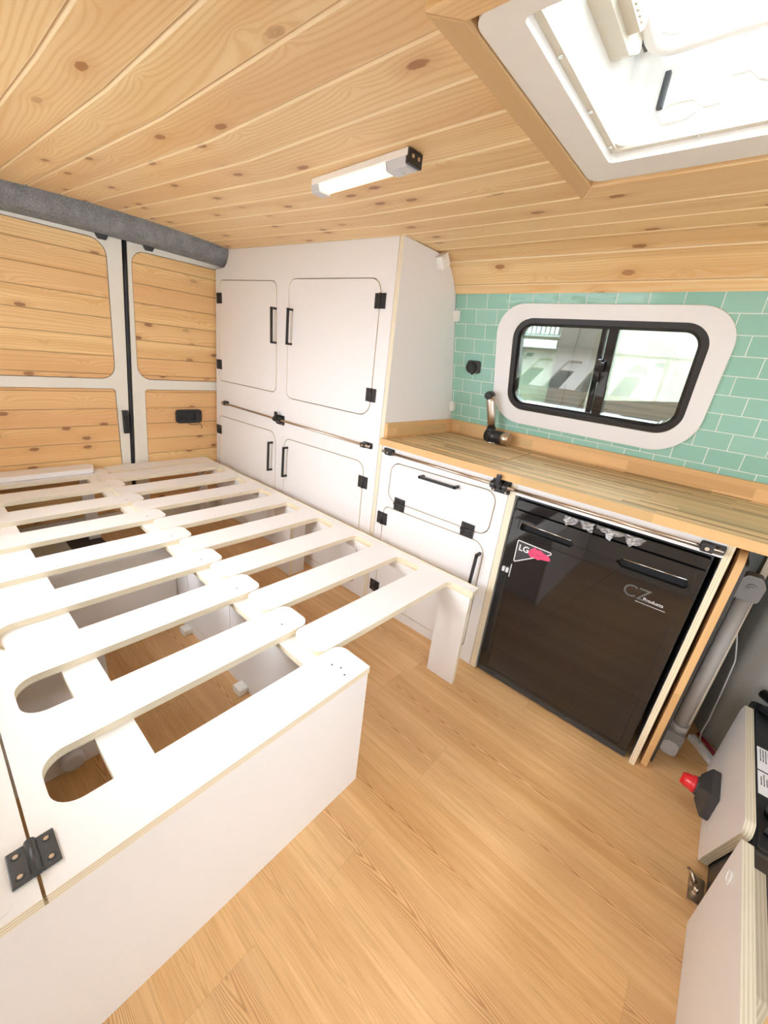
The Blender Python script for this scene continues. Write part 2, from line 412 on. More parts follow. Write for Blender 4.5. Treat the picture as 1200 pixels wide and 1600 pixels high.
def rp(pts, rad, seg=8):
    """round the corners of a polygon; rad = one radius or a list"""
    out = []; n = len(pts)
    for i in range(n):
        r = rad[i] if isinstance(rad, (list, tuple)) else rad
        p = Vector(pts[i]); a = Vector(pts[i-1]); b = Vector(pts[(i+1) % n])
        if r <= 0: out.append((p.x, p.y)); continue
        u = (a-p).normalized(); v = (b-p).normalized(); ang = u.angle(v)
        if ang > PI-.02: out.append((p.x, p.y)); continue
        d = r/math.tan(ang/2); d = min(d, (a-p).length*.49, (b-p).length*.49); rr = d*math.tan(ang/2)
        c = p+(u+v).normalized()*(rr/math.sin(ang/2))
        s0 = p+u*d-c; s1 = p+v*d-c
        a0 = math.atan2(s0.y, s0.x); a1 = math.atan2(s1.y, s1.x); da = (a1-a0+PI) % (2*PI)-PI
        for k in range(seg+1):
            t = a0+da*k/seg; out.append((c.x+rr*math.cos(t), c.y+rr*math.sin(t)))
    return out
def rect(x0, x1, y0, y1): return [(x0, y0), (x1, y0), (x1, y1), (x0, y1)]
def inset(pts, d):
    n = len(pts); area_ = sum(pts[i][0]*pts[(i+1) % n][1]-pts[(i+1) % n][0]*pts[i][1] for i in range(n)); sg = 1 if area_ > 0 else -1
    out = []
    for i in range(n):
        p = Vector(pts[i]); a = Vector(pts[i-1]); b = Vector(pts[(i+1) % n])
        n1 = Vector((-(p-a).y, (p-a).x)).normalized(); n2 = Vector((-(b-p).y, (b-p).x)).normalized()
        k = (n1+n2); k = k/max(.3, k.dot(n1)) if k.length > 1e-6 else n1
        out.append((p.x+sg*d*k.x, p.y+sg*d*k.y))
    return out
FRONT = lambda y: ((0, y, 0), (1, 0, 0), (0, 0, 1), (0, 1, 0))      # (x,z) -> thickness towards +y
UP = lambda z: ((0, 0, z), (1, 0, 0), (0, 1, 0), (0, 0, 1))        # (x,y) -> thickness up
SIDE = lambda x: ((x, 0, 0), (0, 1, 0), (0, 0, 1), (1, 0, 0))      # (y,z) -> thickness towards +x

# ================================================================== SETTING
def ST(o): o['kind'] = 'structure'; return o
Y0, Y1 = -1.67, .60
g = G(); g.face([(-1.66, Y0, 0), (2.6, Y0, 0), (2.6, Y1, 0), (-1.66, Y1, 0)], 0, [(-1.66, Y0), (2.6, Y0), (2.6, Y1), (-1.66, Y1)])
g.box(-1.66, 2.6, Y0, Y1, -.05, -.002)
ST(g.done('floor', ['oak']))

# ceiling: pine boards run along x, V-joints modelled
def cz(x, y):
    if x >= 0: return 0.
    return -x*(.027+.022*max(0, 1-((y+.6)/.65)**2))
prof = [(-1.95, 1.687)]
prof += [(y/100, 1.687) for y in range(-180, 25, 15)]+[(.25, 1.687), (.31, 1.675), (.355, 1.649), (.385, 1.613), (.405, 1.582), (.421, 1.553)]
HX0, HX1, HY0, HY1 = .775, 1.40, -.80, -.262
acc = [0.]
for i in range(1, len(prof)): acc.append(acc[-1]+math.hypot(prof[i][0]-prof[i-1][0], prof[i][1]-prof[i-1][1]))
def at_s(s):
    for i in range(1, len(prof)):
        if s <= acc[i]+1e-9:
            t = (s-acc[i-1])/(acc[i]-acc[i-1]); a, b = prof[i-1], prof[i]
            y = a[0]+t*(b[0]-a[0]); z = a[1]+t*(b[1]-a[1]); nx, nz = (b[1]-a[1]), -(b[0]-a[0]); L = math.hypot(nx, nz)
            return y, z, -nx/L, -nz/L     # normal pointing up/out of the room
    return (*prof[-1], 0, 1)
PITCH = .112; s_off = (1.95-.006) % PITCH        # a joint falls on y = -.006
S = sorted(set([round(a, 5) for a in acc]+[round(1.95+HY0, 5), round(1.95+HY1, 5)]))
k = s_off
pts = [(s, 0) for s in S]
while k < acc[-1]:
    pts = [p for p in pts if abs(p[0]-k) > .007 or p[0] in (round(1.95+HY0, 5), round(1.95+HY1, 5))]
    pts += [(k-.005, 0), (k, 1), (k+.005, 0)]; k += PITCH
pts.sort()
xs = [-1.62+i*.2025 for i in range(8)]+[0, HX0, HX1, 2.6]
g = G()
for i in range(len(pts)-1):
    (sa, da), (sb, db) = pts[i], pts[i+1]
    ya, za, nya, nza = at_s(sa); yb, zb, nyb, nzb = at_s(sb)
    if sb > acc[-1]: continue
    D = .005; ya += nya*D*da; za += nza*D*da; yb += nyb*D*db; zb += nzb*D*db
    for j in range(len(xs)-1):
        x0, x1 = xs[j], xs[j+1]
        if x0 >= HX0-1e-6 and x1 <= HX1+1e-6 and (ya+yb)/2 > HY0 and (ya+yb)/2 < HY1: continue
        va, vb = sa-s_off+PITCH*20, sb-s_off+PITCH*20
        g.face([(x0, ya, za+cz(x0, ya)), (x1, ya, za+cz(x1, ya)), (x1, yb, zb+cz(x1, yb)), (x0, yb, zb+cz(x0, yb))], 0, [(x0, va), (x1, va), (x1, vb), (x0, vb)])
ST(g.done('ceiling', ['pine_c']))
# outer roof shell with the skylight hole
g = G(); g.slab(rect(-1.75, 2.65, Y0-.05, Y1-.02), .02, UP(1.80), [rect(.80, 1.40, -.77, -.31)[::-1]], 0, 0)
ST(g.done('ceiling_roof', ['cream']))
# right-hand (window) wall: tiled upper part leaning inwards + lower lining
TS = Vector((0, .426-.569, 1.556-.955)); TL = TS.length; TU = TS/TL
TN = Vector((0, TU.z, -TU.y))                      # points away from the room
TILE = ((0, .426, 1.556), (1, 0, 0), -TU, TN)       # (x, distance down the slope)
def td(z): return (1.556-z)/(1.556-.955)*TL
hole = rp([(.322, td(1.475)), (1.05, td(1.475)), (1.05, td(1.06)), (.322, td(1.06))], .09)
g = G(); g.slab(rect(0, 2.6, 0, td(.86)), .015, TILE, [hole], 0, 0)
# shift tile pattern so the joints fall where they stand
for f in g.bm.faces:
    for l in f.loops: l[g.uvl].uv = (l[g.uvl].uv[0]-.0055+.0545, -l[g.uvl].uv[1]+.0655*40)
wr = ST(g.done('wall_right', ['tile']))
g = G()
g.slab([(.47, 1.535), (.615, .92), (.615, 0), (.645, 0), (.645, .95), (.50, 1.79), (.47, 1.79)], 1.66, SIDE(-1.66), (), 0, 0)
g.slab([(.433, 1.552), (.470, 1.552), (.470, 1.79), (.433, 1.79)], 2.58, SIDE(.001), (), 0, 0)
g.box(.001, 2.58, .585, .61, 0, .858)
ST(g.done('wall_right_lining', ['greyp']))
# left-hand wall: sliding-door aperture resized, unseen window added, both for the light
g = G(); g.slab(rect(-1.7, 2.6, 0, 1.8), .05, ((0, Y0, 0), (1, 0, 0), (0, 0, 1), (0, -1, 0)), [rp(rect(1.40, 2.1, .10, 1.4), .12)[::-1], rp(rect(-.85, .40, .85, 1.45), .10)[::-1]], 0, 0)
ST(g.done('wall_left', ['cream']))

g = G(); g.slab(rect(-1.72, .62, 0, 1.8), .04, SIDE(2.6), [rp(rect(-1.0, .42, 1.18, 1.52), .10)[::-1]], 0, 0)  # unseen cab front closed off, narrow slot left to shape incoming light
ST(g.done('wall_front_mask', ['dgrey']))

# rear doors (leaning in towards the top)
RS = .0755
RD = ((-1.628, 0, 0), (0, 1, 0), (RS, 0, 1), (-1, 0, 0))   # (y,z) -> thickness away from the room
def rear_door(name, outer, up, lo, label):
    d = ST(thing(name, (-1.628+.0, outer[0][0], 0), label, 'door'))
    g = G(); g.slab(outer, .045, RD, [up[::-1], lo[::-1]], 0, 0); g.done('door_frame', ['cream'], d, bevel=.008)
    for nm, pp in (('upper_panel', up), ('lower_panel', lo)):
        ins = inset(pp, .003)
        g = G(); g.slab(ins, .02, ((-1.628-.005, 0, 0),)+RD[1:], (), 0, 0); g.done('wood_panel', ['pine_d'], d)
        g = G(); g.slab(inset(pp, -.006), .004, ((-1.628-.036, 0, 0),)+RD[1:], (), 0, 0); g.done('panel_backing', ['seam'], d)
    return d
sy = lambda z: -.497-.0475*(1.66-z)
dl = rear_door('door_1', [(sy(0)-.008, 0), (sy(1.66)-.012, 1.665), (-1.64, 1.665), (-1.64, 0)],
    rp([(-.600, .953), (-.581, 1.642), (-1.60, 1.642), (-1.60, .953)], [.075, .075, .05, .05]),
    rp([(-.612, .12), (-.607, .899), (-1.60, .899), (-1.60, .12)], [.03, .02, .03, .03]), 'left rear barn door with pine board panels in a cream frame')
dr = rear_door('door_2', [(sy(0)+.018, 0), (.55, 0), (.40, 1.665), (sy(1.66)+.012, 1.665)],
    rp([(-.484, .955), (.40, .955), (.36, 1.628), (-.468, 1.628)], [.075, .03, .03, .07]),
    rp([(-.468, .12), (.45, .12), (.42, .897), (-.450, .897)], [.03, .03, .02, .02]), 'right rear barn door with pine board panels and black pull')
def rdp(y, z, out=0.): return Vector((-1.628+RS*z+out, y, z))
g = G(); g.tube([rdp(sy(z)+.002, z, -.004) for z in (0, .3, .6, .9, 1.2, 1.5, 1.665)], [.011]*7, 8); g.done('rubber_seal', ['rubber'], dr)
g = G(); g.box(sy(0)-.02, sy(0)+.1, 0, 1.665, 0, .01, fr=((-1.675, 0, 0), (0, 1, 0), (RS, 0, 1), (1, 0, 0))); g.done('door_rebate', ['dgrey'], dr)
FR_ = lambda o: (rdp(0, 0, o), (0, 1, 0), (RS, 0, 1), (1, 0, 0))
g = G(); g.slab(rp(rect(-.278, -.108, .682, .772), .022), .014, FR_(0.), [rp(rect(-.262, -.15, .70, .758), .012)[::-1]], 0, 0)
g.box(-.262, -.15, .70, .758, -.01, .002, fr=FR_(0.)); g.box(-.255, -.155, .735, .752, .004, .012, 0, .002, fr=FR_(0.))
g.cyl(rdp(-.13, .735, .008), rdp(-.13, .735, .018), .010)
hd = g.done('recessed_pull', ['black'], dr, bevel=.002)
g = G(); g.tube([rdp(-.20, .684, .004), rdp(-.19, .672, .008), rdp(-.15, .668, .01), rdp(-.115, .672, .008), rdp(-.105, .652, .006), rdp(-.112, .64, .004)], .0022, 6); g.done('cable', ['black'], dr)
g = G(); g.box(-.588, -.556, .635, .775, 0, .02, 0, .004, fr=FR_(0.)); g.box(-.582, -.562, .66, .75, .02, .026, 0, .002, fr=FR_(0.)); g.done('door_latch', ['black'], dl)
for y0, y1, p in ((-.632, -.572, dl), (-.412, -.352, dr)):
    g = G(); g.slab([(y0, 1.662), (y1, 1.662), (y1-.012, 1.638), (y0+.014, 1.638)], .02, FR_(0.), (), 0, 0); g.done('door_stop', ['black'], p, bevel=.002)

# grey carpeted bulkhead above the rear doors
g = G(); n = 14
cprof = [(-1.348, 1.79), (-1.348, 1.715), (-1.353, 1.695), (-1.366, 1.672), (-1.388, 1.658), (-1.42, 1.650), (-1.51, 1.648), (-1.60, 1.66), (-1.60, 1.79)]
ys = [-1.66+i*(1.66+.50)/n for i in range(n+1)]
P = [[(px, y, pz+.012*max(0, 1-((y+.6)/.65)**2)) for px, pz in cprof] for y in ys]
for i in range(n):
    for j in range(len(cprof)):
        j2 = (j+1) % len(cprof); g.face([P[i][j], P[i][j2], P[i+1][j2], P[i+1][j]])
g.face(P[0]); g.face(P[-1])
ST(g.done('trim_1', ['carpet'], smooth=False))

# ================================================================== HARDWARE BUILDERS
def hinge(parent, u, v, fr, rot=0, s=1.0):
    """black two-leaf hinge; knuckle runs along local y (before rot)"""
    o, ex, ey, ez = [Vector(a) for a in fr]
    c, si = math.cos(rot), math.sin(rot); X = ex*c+ey*si; Y = -ex*si+ey*c
    O = o+ex*u+ey*v; F = (O, X, Y, ez)
    g = G(); h = .030*s; wd = .030*s
    g.box(-wd, -.006*s, -h, h, -.006, 0, 0, .0015, fr=F); g.box(.006*s, wd, -h, h, -.006, 0, 0, .0015, fr=F)
    mm = rot_frame(*F)
    g.cyl(mm @ Vector((0, -h, -.005)), mm @ Vector((0, h, -.005)), .007*s, 14)
    for sx in (-.018, .018):
        for sy_ in (-.018, .018):
            g.cyl(mm @ Vector((sx*s, sy_*s, -.0085)), mm @ Vector((sx*s, sy_*s, -.004)), .0055*s, 12)
            g.cyl(mm @ Vector((sx*s, sy_*s, -.0092)), mm @ Vector((sx*s, sy_*s, -.0084)), .0028*s, 8)
    return g.done('hinge', ['blackm'], parent)
def bar_handle(parent, a, b, r=.0055, out=.03):
    """square-section bow handle; a,b = (x,z) on the cabinet face"""
    g = G(); ax = Vector((a[0], -out, a[1])); bx = Vector((b[0], -out, b[1])); t = (bx-ax).normalized(); yv = Vector((0, 1, 0)); sidev = t.cross(yv)
    L = (bx-ax).length
    g.box(-r, L+r, -r, r, -r, r, 0, .0012, fr=(ax, t, sidev, yv))
    for q in (0, L): g.box(q-r, q+r, -r, r, -r, out+.0, 0, .0012, fr=(ax, t, sidev, yv))
    return g.done('handle', ['blackm'], parent)
def lock_bar(parent, x0, x1, z, xc):
    g = G(); g.tube([(x0, -.022, z), (x1, -.022, z)], .0062, 12); bar = g.done('locking_bar', ['steel'], parent)
    ends = [(x0, 1 if x1 > x0 else -1)]
    if parent.name.startswith('tall'): ends.append((x1, -1))
    for x, sgn in ends:
        g = G(); a, b = sorted((x-.004*sgn, x+.055*sgn))
        g.slab(rp(rect(a, b, z-.014, z+.014), .006), .007, FRONT(-.007), (), 0, 0)
        c, d = sorted((x+.022*sgn, x+.052*sgn)); g.box(c, d, -.031, -.006, z-.0115, z+.0115, 0, .004)
        g.cyl((x+.010*sgn, -.010, z), (x+.010*sgn, -.004, z), .0055, 12, 1); g.cyl((x+.037*sgn, -.033, z), (x+.037*sgn, -.030, z), .0055, 12, 1)
        g.done('end_bracket', ['black', 'steel'], bar, bevel=.001)
    if xc is not None:
        g = G(); g.slab(rp(rect(xc-.036, xc+.036, z-.030, z+.024), .006), .009, FRONT(-.009), (), 0, 0)
        for q in (-.024, 0, .024): g.tube([(xc+q-.009, -.022, z), (xc+q+.009, -.022, z)], .0155, 14)
        g.box(xc-.034, xc+.034, -.018, -.006, z-.020, z-.006, 0, .003)
        g.box(xc-.014, xc+.004, -.038, -.027, z, z+.044, 0, .003)
        for q in (-.025, .025): g.cyl((xc+q, -.014, z-.023), (xc+q, -.006, z-.023), .0045, 12, 1)
        g.done('latch', ['black', 'steel'], bar, bevel=.001)
    return bar

# ================================================================== TALL CABINET
tc_ = thing('tall_cabinet', (-.8, .25, 0), 'tall white built-in cabinet with four doors and plywood edge', 'cabinet')
LX = lambda z: -1.628+RS*z+.008
outer = [(-.0243, 0), (-.0243, 1.6872), (-.4, 1.6975), (-.8, 1.709), (-1.20, 1.721), (-1.335, 1.725), (-1.341, 1.72), (-1.341, 1.70), (-1.35, 1.678), (-1.365, 1.655), (-1.39, 1.636), (-1.43, 1.630), (LX(1.63), 1.628), (LX(0), 0)]
dUL = rp([(-1.500, .972), (-.846, .976), (-.850, 1.553), (-1.450, 1.571)], [.03, .045, .045, .03])
dUR = rp([(-.752, .962), (-.100, .967), (-.097, 1.545), (-.744, 1.559)], [.045, .07, .06, .05])
dLL = rp([(-1.575, .05), (-.851, .05), (-.849, .749), (-1.517, .738)], [.045, .045, .06, .03])
dLR = rp([(-.765, .05), (-.100, .05), (-.104, .747), (-.765, .734)], .055)
g = G(); g.slab(outer, .018, FRONT(0), [h[::-1] for h in (dUL, dUR, dLL, dLR)], 0, 1); g.done('face_frame', ['white', 'ply'], tc_)
g = G(); g.slab([(.0, 0), (.55, 0), (.561, .96), (.421, 1.545), (.402, 1.580), (.380, 1.613), (.350, 1.646), (.306, 1.672), (.25, 1.682), (0, 1.6865)], .022, SIDE(-.022), (), 0, 1)
g.done('side_panel', ['white', 'ply'], tc_)
g = G(); g.box(-1.33, -.03, .30, .31, .03, 1.6); g.done('back_panel', ['white'], tc_)
# the four doors
doors = []
for pp, nm in ((dUL, 'upper'), (dUR, 'upper'), (dLL, 'lower'), (dLR, 'lower')):
    g = G(); g.slab(inset(pp, .0042), .018, FRONT(-.0005), (), 0, 1); d = g.done('door', ['white', 'ply'], tc_)
    g = G(); g.slab(inset(pp, -.004), .002, FRONT(.0185), (), 0, 0); g.done('door_reveal', ['seam'], tc_)
    doors.append(d)
bar_handle(doors[0], (-.857, 1.417), (-.855, 1.246)); bar_handle(doors[1], (-.709, 1.413), (-.714, 1.247))
bar_handle(doors[2], (-.880, .680), (-.888, .508)); bar_handle(doors[3], (-.728, .681), (-.736, .508))
for d, u, v in ((0, -1.463, 1.469), (0, -1.494, 1.076), (1, -.096, 1.456), (1, -.101, 1.066), (2, -1.530, .639), (3, -.102, .645), (2, -1.565, .16), (3, -.100, .16)):
    hinge(doors[d], u, v, FRONT(0))
lock_bar(tc_, -1.445, -.065, .834, -.800)

# ================================================================== KITCHEN UNIT
kt = thing('kitchen_cabinet', (.32, .28, 0), 'white kitchen base cabinet with one drop-down drawer front and one door', 'cabinet')
kd_ = rp([(.064, .604), (.598, .612), (.604, .803), (.068, .792)], .048)
kk = rp([(.050, .048), (.655-.03, .048), (.600, .584), (.050, .570)], [.045, .045, .055, .03])
kk = rp([(.050, .048), (.598, .048), (.598, .582), (.050, .570)], [.045, .045, .055, .03])
g = G(); g.slab(rect(.0028, .6435, 0, .859), .018, FRONT(0), [kd_[::-1], kk[::-1]], 0, 1); g.done('face_frame', ['white', 'ply'], kt)
g = G(); g.slab(rect(0, .54, 0, .859), .026, SIDE(.6455), (), 0, 1); g.done('side_panel', ['white', 'ply'], kt)
g = G(); g.box(.004, .644, .30, .31, .03, .80); g.done('back_panel', ['white'], kt)
kparts = []
for pp, nm in ((kd_, 'drawer_front'), (kk, 'door')):
    g = G(); g.slab(inset(pp, .0042), .018, FRONT(-.0005), (), 0, 1); d = g.done(nm, ['white', 'ply'], kt); kparts.append(d)
    g = G(); g.slab(inset(pp, -.004), .002, FRONT(.0185), (), 0, 0); g.done('door_reveal', ['seam'], kt)
bar_handle(kparts[0], (.254, .772), (.430, .775)); bar_handle(kparts[1], (.584, .532), (.575, .33))
hinge(kparts[0], .143, .602, FRONT(0), PI/2); hinge(kparts[0], .508, .609, FRONT(0), PI/2)
hinge(kparts[1], .048, .503, FRONT(0)); hinge(kparts[1], .048, .120, FRONT(0))
# fridge surround
fs = thing('fridge_surround', (.99, .28, 0), 'white plywood surround framing the black fridge', 'cabinet')
g = G(); g.slab(rect(.672, 1.2885, .812, .859), .018, FRONT(0), (), 0, 1); g.done('top_rail', ['white', 'ply'], fs)
g = G(); g.slab(rect(0, .54, 0, .859), .018, SIDE(1.289), (), 0, 1); g.done('side_panel', ['white', 'paleply'], fs)
b = lock_bar(kt, .022, .6715, .8345, .612)
lock_bar(fs, 1.286, .6725, .8345, None)

# ================================================================== WORKTOP
CT = thing('worktop', (1.2, .27, .86), 'long oak butcher-block worktop under the window', 'worktop')
lid = [(.072, .062), (.512, .062), (.520, .185), (.498, .20), (.528, .215), (.521, .452), (.072, .452)]
g = G(); g.slab([(.0, -.022), (2.45, -.022), (2.45, .5665), (0, .5665)], .030, UP(.8595), [inset(lid, -.0045)[::-1]], 0, 1); g.done('worktop_board', ['counter', 'counter_edge'], CT)
g = G(); g.slab(inset(lid, -.0055), .001, UP(.872), (), 0, 0); g.done('cutout_shadow_gap', ['seam'], CT)
g = G(); g.box(.020, 2.45, .546, .566, .8896, .957, 0, .0015, grain=0); g.done('upstand', ['counter_edge'], CT)
g = G(); g.box(.0005, .0195, .0, .566, .8896, .957, 0, .0015, grain=1); g.done('upstand', ['counter_edge'], CT)
g = G(); g.slab(lid, .018, UP(.8733), (), 0, 1)
tag(g.done('sink_lid', ['counter', 'counter_edge']), 'flush oak lid covering the sink at the left end of worktop', 'lid')

# folding tap
tp = thing('folding_tap', (.300, .50, .8896), 'folded tap with black joint and bronze spout at back of worktop', 'tap')
g = G(); g.cyl((.300, .50, .8896), (.300, .50, .896), .030, 24); g.done('base_ring', ['chrome'], tp)
g = G(); g.tube([(.268, .490, .925), (.350, .485, .925)], .031, 24); g.cyl((.290, .495, .896), (.290, .495, .93), .024); g.cyl((.290, .487, .935), (.287, .486, .968), .022, 20); g.done('joint', ['black'], tp)
g = G(); g.tube([(.345, .485, .925), (.392, .482, .925), (.394, .482, .925), (.394, .482, .925)], [.0305, .0305, .026, .022], 24); g.cyl((.35, .485, .925), (.356, .485, .925), .0325, 24, 1); g.done('knob', ['steel', 'black'], tp)
g = G(); g.tube([(.287, .486, .965), (.276, .478, 1.03), (.264, .470, 1.09), (.258, .466, 1.118)], [.018, .020, .021, .018], 18); g.done('spout', ['steel'], tp)
g = G(); g.tube([(.258, .480, 1.118), (.256, .452, 1.116), (.255, .440, 1.115)], [.020, .020, .016], 18); g.done('nozzle', ['black'], tp)

def on_tile(x, z, out=0.): return Vector((x, .426, 1.556))-TU*td(z)-TN*out
TF = lambda x, z: (on_tile(x, z), (1, 0, 0), tuple(TU), tuple(-TN))   # (x, up) thickness into the room
# 12V socket
sk = thing('power_socket', on_tile(.123, 1.239), 'round black 12 volt socket on the mint tiles left of window', 'socket')
g = G(); g.slab(rp(rect(-.036, .036, -.030, .030), .012), .010, TF(.123, 1.239), (), 0, 0); g.done('face_plate', ['dgrey'], sk, bevel=.002)
g = G(); mm = rot_frame(*TF(.120, 1.239))
g.cyl(mm @ Vector((-.004, 0, .010)), mm @ Vector((-.004, 0, .028)), .026, 24); g.tube([mm @ Vector((-.004+.018*math.cos(a), .018*math.sin(a), .028)) for a in [i*PI/10 for i in range(20)]], .002, 6, closed=True)
g.box(-.010, .002, -.036, -.022, .010, .018, 0, .002, fr=TF(.123, 1.239)); g.done('cap', ['black'], sk)

# small white corner blocks where the side panel meets wall and ceiling
for (x, z, nm, lb) in ((.012, 1.463, 'panel_clip', 'small white plastic block on tiles just under the pine ceiling edge'), (.006, 1.030, 'panel_clip', 'small white plastic block low on the tiles above the worktop corner')):
    g = G(); g.box(-.012, .016, -.024, .024, .0005, .024, 0, .003, fr=TF(x, z)); g.box(-.006, .010, -.016, .016, .024, .026, 0, .001, fr=TF(x, z))
    tag(g.done(nm, ['plastic']), lb, 'clip', 'white blocks beside the tall cabinet side')
g = G(); q = (Vector((.0008, .255, 1.655)), (1, 0, 0), Vector((0, .83, .55)).normalized(), Vector((0, -.55, .83)).normalized())
g.box(0, .034, -.030, .024, -.026, .026, 0, .004, fr=q); g.box(.034, .0365, -.020, .014, -.016, .016, 0, .001, fr=q)
tag(g.done('panel_clip', ['plastic']), 'white plastic cube at the top edge of the tall cabinet side', 'clip', 'white blocks beside the tall cabinet side')

# ================================================================== WINDOW
wn = ST(thing('window_1', on_tile(.68, 1.27), 'dark-framed sliding window with rounded corners in the tiled wall', 'window'))
so_ = rp([(.252, td(1.008)), (1.098, td(1.002)), (1.118, td(1.516)), (.234, td(1.518))], [.150, .155, .125, .125], 14)
si_ = rp([(.322, td(1.072)), (1.042, td(1.070)), (1.048, td(1.463)), (.318, td(1.464))], [.085, .09, .085, .085], 12)
WF = lambda o: ((0, .426-TN.y*o, 1.556-TN.z*o), (1, 0, 0), -TU, TN)
g = G(); g.slab(so_, .014, WF(.0145), [si_[::-1]], 0, 1); g.done('window_surround', ['white', 'ply'], wn)
s2 = inset(si_, .001); s3 = inset(si_, .022); s4 = inset(si_, .030)
g = G(); g.slab(s2, .035, WF(.012), [s3[::-1]], 0, 0); g.done('outer_frame', ['blackm'], wn, bevel=.003)
g = G(); g.slab(inset(si_, .018), .03, WF(-.0), [inset(si_, .034)[::-1]], 0, 0); g.done('inner_frame', ['gloss'], wn, bevel=.003)
g = G(); g.slab(inset(si_, .020), .003, WF(-.022), (), 0, 0); g.done('glass_pane', ['winglass'], wn)
D0, D1 = td(1.452), td(1.083)
g = G(); g.slab(rect(.712, .748, D0, D1), .022, WF(.004), (), 0, 0); g.slab(rect(.684, .706, D0, D1), .018, WF(-.004), (), 0, 0); g.done('mullion', ['gloss'], wn, bevel=.003)
g = G(); g.box(.698, .716, td(1.325), td(1.235), -.016, -.002, 0, .004, fr=WF(0.)); g.box(.712, .728, td(1.315), td(1.275), -.022, -.008, 0, .003, fr=WF(0.)); g.done('window_catch', ['gloss'], wn)

# ================================================================== CEILING LIGHT
cl = thing('ceiling_light', (.25, -.515, 1.687), 'slim white strip light glowing on the pine ceiling', 'lamp')
a_ = Vector((.078, -.499, 1.687)); b_ = Vector((.448, -.520, 1.687)); t_ = (b_-a_).normalized(); L_ = (b_-a_).length
LF = (a_, t_, Vector((-t_.y, t_.x, 0)), (0, 0, 1))
g = G(); g.box(0, L_, -.026, .026, -.016, -.0005, 0, .003, fr=LF); g.done('lamp_body', ['plastic'], cl)
g = G(); g.slab(rp([(-.022, -.014), (.022, -.014), (.017, -.030), (-.017, -.030)], .004), L_-.10, (a_+t_*.03, LF[2], (0, 0, 1), t_), (), 0, 0); g.done('diffuser', ['lamp'], cl)
for u0, u1 in ((-.004, .030), (L_-.072, L_-.006)):
    g = G(); g.slab(rp([(-.025, -.012), (.025, -.012), (.020, -.034), (-.020, -.034)], .005), u1-u0, (a_+t_*u0, LF[2], (0, 0, 1), t_), (), 0, 0)
    if u1 > .1: g.cyl(a_+t_*(L_-.045)+Vector((0, 0, -.038)), a_+t_*(L_-.045)+Vector((0, 0, -.03)), .012, 18)
    g.done('end_cap', ['lgrey'], cl)
g = G(); g.box(L_-.0055, L_+.004, -.024, .024, -.030, -.001, 0, .002, fr=LF)
for q in (-.01, .01): g.cyl(a_+t_*(L_+.003)+LF[2]*q+Vector((0, 0, -.014)), a_+t_*(L_+.006)+LF[2]*q+Vector((0, 0, -.014)), .004, 10, 1)
g.done('switch', ['black', 'steel'], cl)

# ================================================================== SKYLIGHT
sk_ = ST(thing('window_2', (1.08, -.53, 1.687), 'white framed roof skylight with clear panel', 'skylight'))
ox0, ox1, oy0, oy1 = .722, 1.445, -.856, -.166
tw = .042
for nm, pts_, gr in (('a', [(ox0, oy0), (ox0+tw, oy0+tw), (ox0+tw, oy1-.066), (ox0, oy1)], True), ('b', [(ox0, oy1), (ox0+tw, oy1-.066), (ox1-tw, oy1-.066), (ox1, oy1)], False),
                    ('c', [(ox1, oy1), (ox1-tw, oy1-.066), (ox1-tw, oy0+tw), (ox1, oy0)], True), ('d', [(ox1, oy0), (ox1-tw, oy0+tw), (ox0+tw, oy0+tw), (ox0, oy0)], False)):
    g = G(); g.slab(pts_, .024, UP(1.6640), (), 0, 0, swap=gr); g.done('wood_trim', ['trimwood' if gr else 'pine_raw'], sk_, bevel=.003)
fx0, fx1, fy0, fy1 = .766, 1.402, -.812, -.246; hx0, hx1, hy0, hy1 = .838, 1.34, -.765, -.338
g = G(); g.slab(rp(rect(fx0, fx1, fy0, fy1), .03), .016, UP(1.668), [rp(rect(hx0-.012, hx1+.012, hy0-.012, hy1+.012), .012)[::-1]], 0, 0); g.done('inner_frame', ['plastic'], sk_, bevel=.004)
g = G()
g.slab(rect(hx0-.013, hx1+.013, hy0-.013, hy1+.013), .005, UP(1.684), [rect(hx0, hx1, hy0, hy1)[::-1]], 0, 0)
for x, y in ((hx0-.006, -.66), (hx0-.006, -.50), (hx0-.006, -.36), (.98, hy1+.006), (1.2, hy1+.006)): g.cyl((x, y, 1.6815), (x, y, 1.6842), .004, 10, 1)
g.done('blind_rail', ['offw', 'chrome'], sk_)
g = G(); g.slab(rp(rect(hx0-.02, hx1+.02, hy0-.02, hy1+.02), .02), .15, UP(1.689), [rp(rect(hx0, hx1, hy0, hy1), .025)[::-1]], 0, 0); g.done('shaft', ['plastic'], sk_)
# S-shaped rib added in place of a shadow on the far shaft wall
g = G(); yy = hy1-.003
pr = [(1.36, 1.742), (1.06, 1.742), (1.045, 1.748), (1.03, 1.762), (1.005, 1.762), (.995, 1.748), (1.005, 1.735), (1.0, 1.725), (.975, 1.725), (.955, 1.74), (.915, 1.742), (.90, 1.728), (.912, 1.712), (.95, 1.712), (.965, 1.722)]
g.tube([(x, yy, z) for x, z in pr if x < hx1-.01], .002, 8); g.done('shadow_rib', ['plastic'], sk_)
g = G(); g.box(.895, .905, yy-.008, yy+.002, 1.735, 1.79, 0, .002); g.done('strut_slot', ['dgrey'], sk_)
